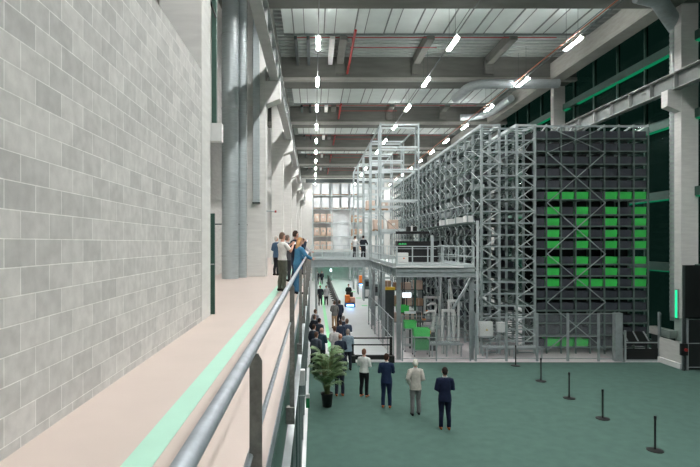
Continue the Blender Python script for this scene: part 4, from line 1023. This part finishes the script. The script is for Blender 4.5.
make_person((-.47, 14.6, ZM), -1.1, 1.60, 'person with long blond hair in a blue patterned jacket leaning on the walkway rail', 'rail', 'rail', (74, 132, 168), (70, 120, 156), (206, 160, 112), (40, 40, 46), 'sweater', lean=.12, long_hair=True, vox=.016, slim=.92)
make_person((-.5, 23.5, ZM), -1.1, 1.66, 'person in a pale pink top farthest along the walkway rail', 'rail', 'down', (196, 190, 196), (96, 92, 100), (110, 84, 68), (40, 40, 46), 'sweater', vox=.02)
def phone(x, y, z, rz, label):
    p = MB().box(-.075, .075, -.005, .005, -.038, .038).build('phone', 'dark', None, .004); p.location = (x, y, z); p.rotation_euler = (0, 0, rz); tag(p, label, 'phone')
    s_ = MB().box(-.068, .068, -.0062, -.0052, -.033, .033).build('screen', 'screen', p, world=False)
phone(-.95 + .455 * math.sin(.9), 15.4 + .455 * math.cos(.9), ZM + 1.45, -.9, 'phone held up by the white shirted person on the walkway')
phone(-.62 + .47 * math.sin(.9), 17.3 + .47 * math.cos(.9), ZM + 1.53, -.9, 'phone held by the tall dark haired person on the walkway')

# ------------------------------------------------------------------ potted palm
pp = thing('potted_palm', 'potted palm in a dark pot on the carpet by the walkway edge', 'plant', (.44, 17.2, CG))
x0, y0 = .44, 17.2
MB().rings([(CG, .15, .15, x0, y0), (CG + .40, .20, .20, x0, y0), (CG + .44, .215, .215, x0, y0), (CG + .46, .21, .21, x0, y0), (CG + .46, .185, .185, x0, y0), (CG + .41, .18, .18, x0, y0)], 24).build('pot', 'dark', pp)
MB().rings([(CG + .38, .17, .17, x0, y0), (CG + .42, .175, .175, x0, y0)], 18).build('soil', 'soil', pp)
sm, fm = MB(), MB()
for i in range(46):
    az = i * 2.399 + random.uniform(-.3, .3); el = random.uniform(.8, 1.5); L_ = random.uniform(.42, .64)
    base = Vector((x0 + .07 * math.cos(az), y0 + .07 * math.sin(az), CG + .42))
    hgt = random.uniform(.25, 1.3); out = Vector((math.cos(az), math.sin(az), 0))
    fork = base + out * (.04 + .08 * hgt) + Vector((0, 0, hgt))
    sm.tube([base, base.lerp(fork, .5) - out * .02, fork], [.014, .011, .008], 6)
    pts_ = []; p = fork.copy(); ang = el
    for k in range(9):
        pts_.append(p.copy()); p = p + (out * math.cos(ang) + Vector((0, 0, math.sin(ang)))) * (L_ / 10); ang -= .15
    sm.tube(pts_, [.007 - .0006 * k for k in range(9)], 5)
    lat = Vector((-out.y, out.x, 0))
    for k in range(1, 9):
        for q in (0, .5):
            if k + q > 8: continue
            c = pts_[k] if q == 0 else pts_[k].lerp(pts_[min(k + 1, 8)], .5)
            dr = (pts_[min(k + 1, 8)] - pts_[k - 1]).normalized()
            for s in (-1, 1):
                ln = .24 * math.sin(PI * (k + q + 1) / 10.5) + .06
                d = (lat * s * .85 + dr * .55 + Vector((0, 0, -.18))).normalized()
                wv = dr * .012; mid = c + d * ln * .5 + Vector((0, 0, .015)); tip = c + d * ln + Vector((0, 0, -.05))
                fm.add([c - wv * .6, c + wv * .6, mid + wv, mid - wv, tip], [(0, 1, 2, 3), (3, 2, 4)])
sm.build('stems', 'stem', pp); fm.build('foliage', 'leaf', pp)
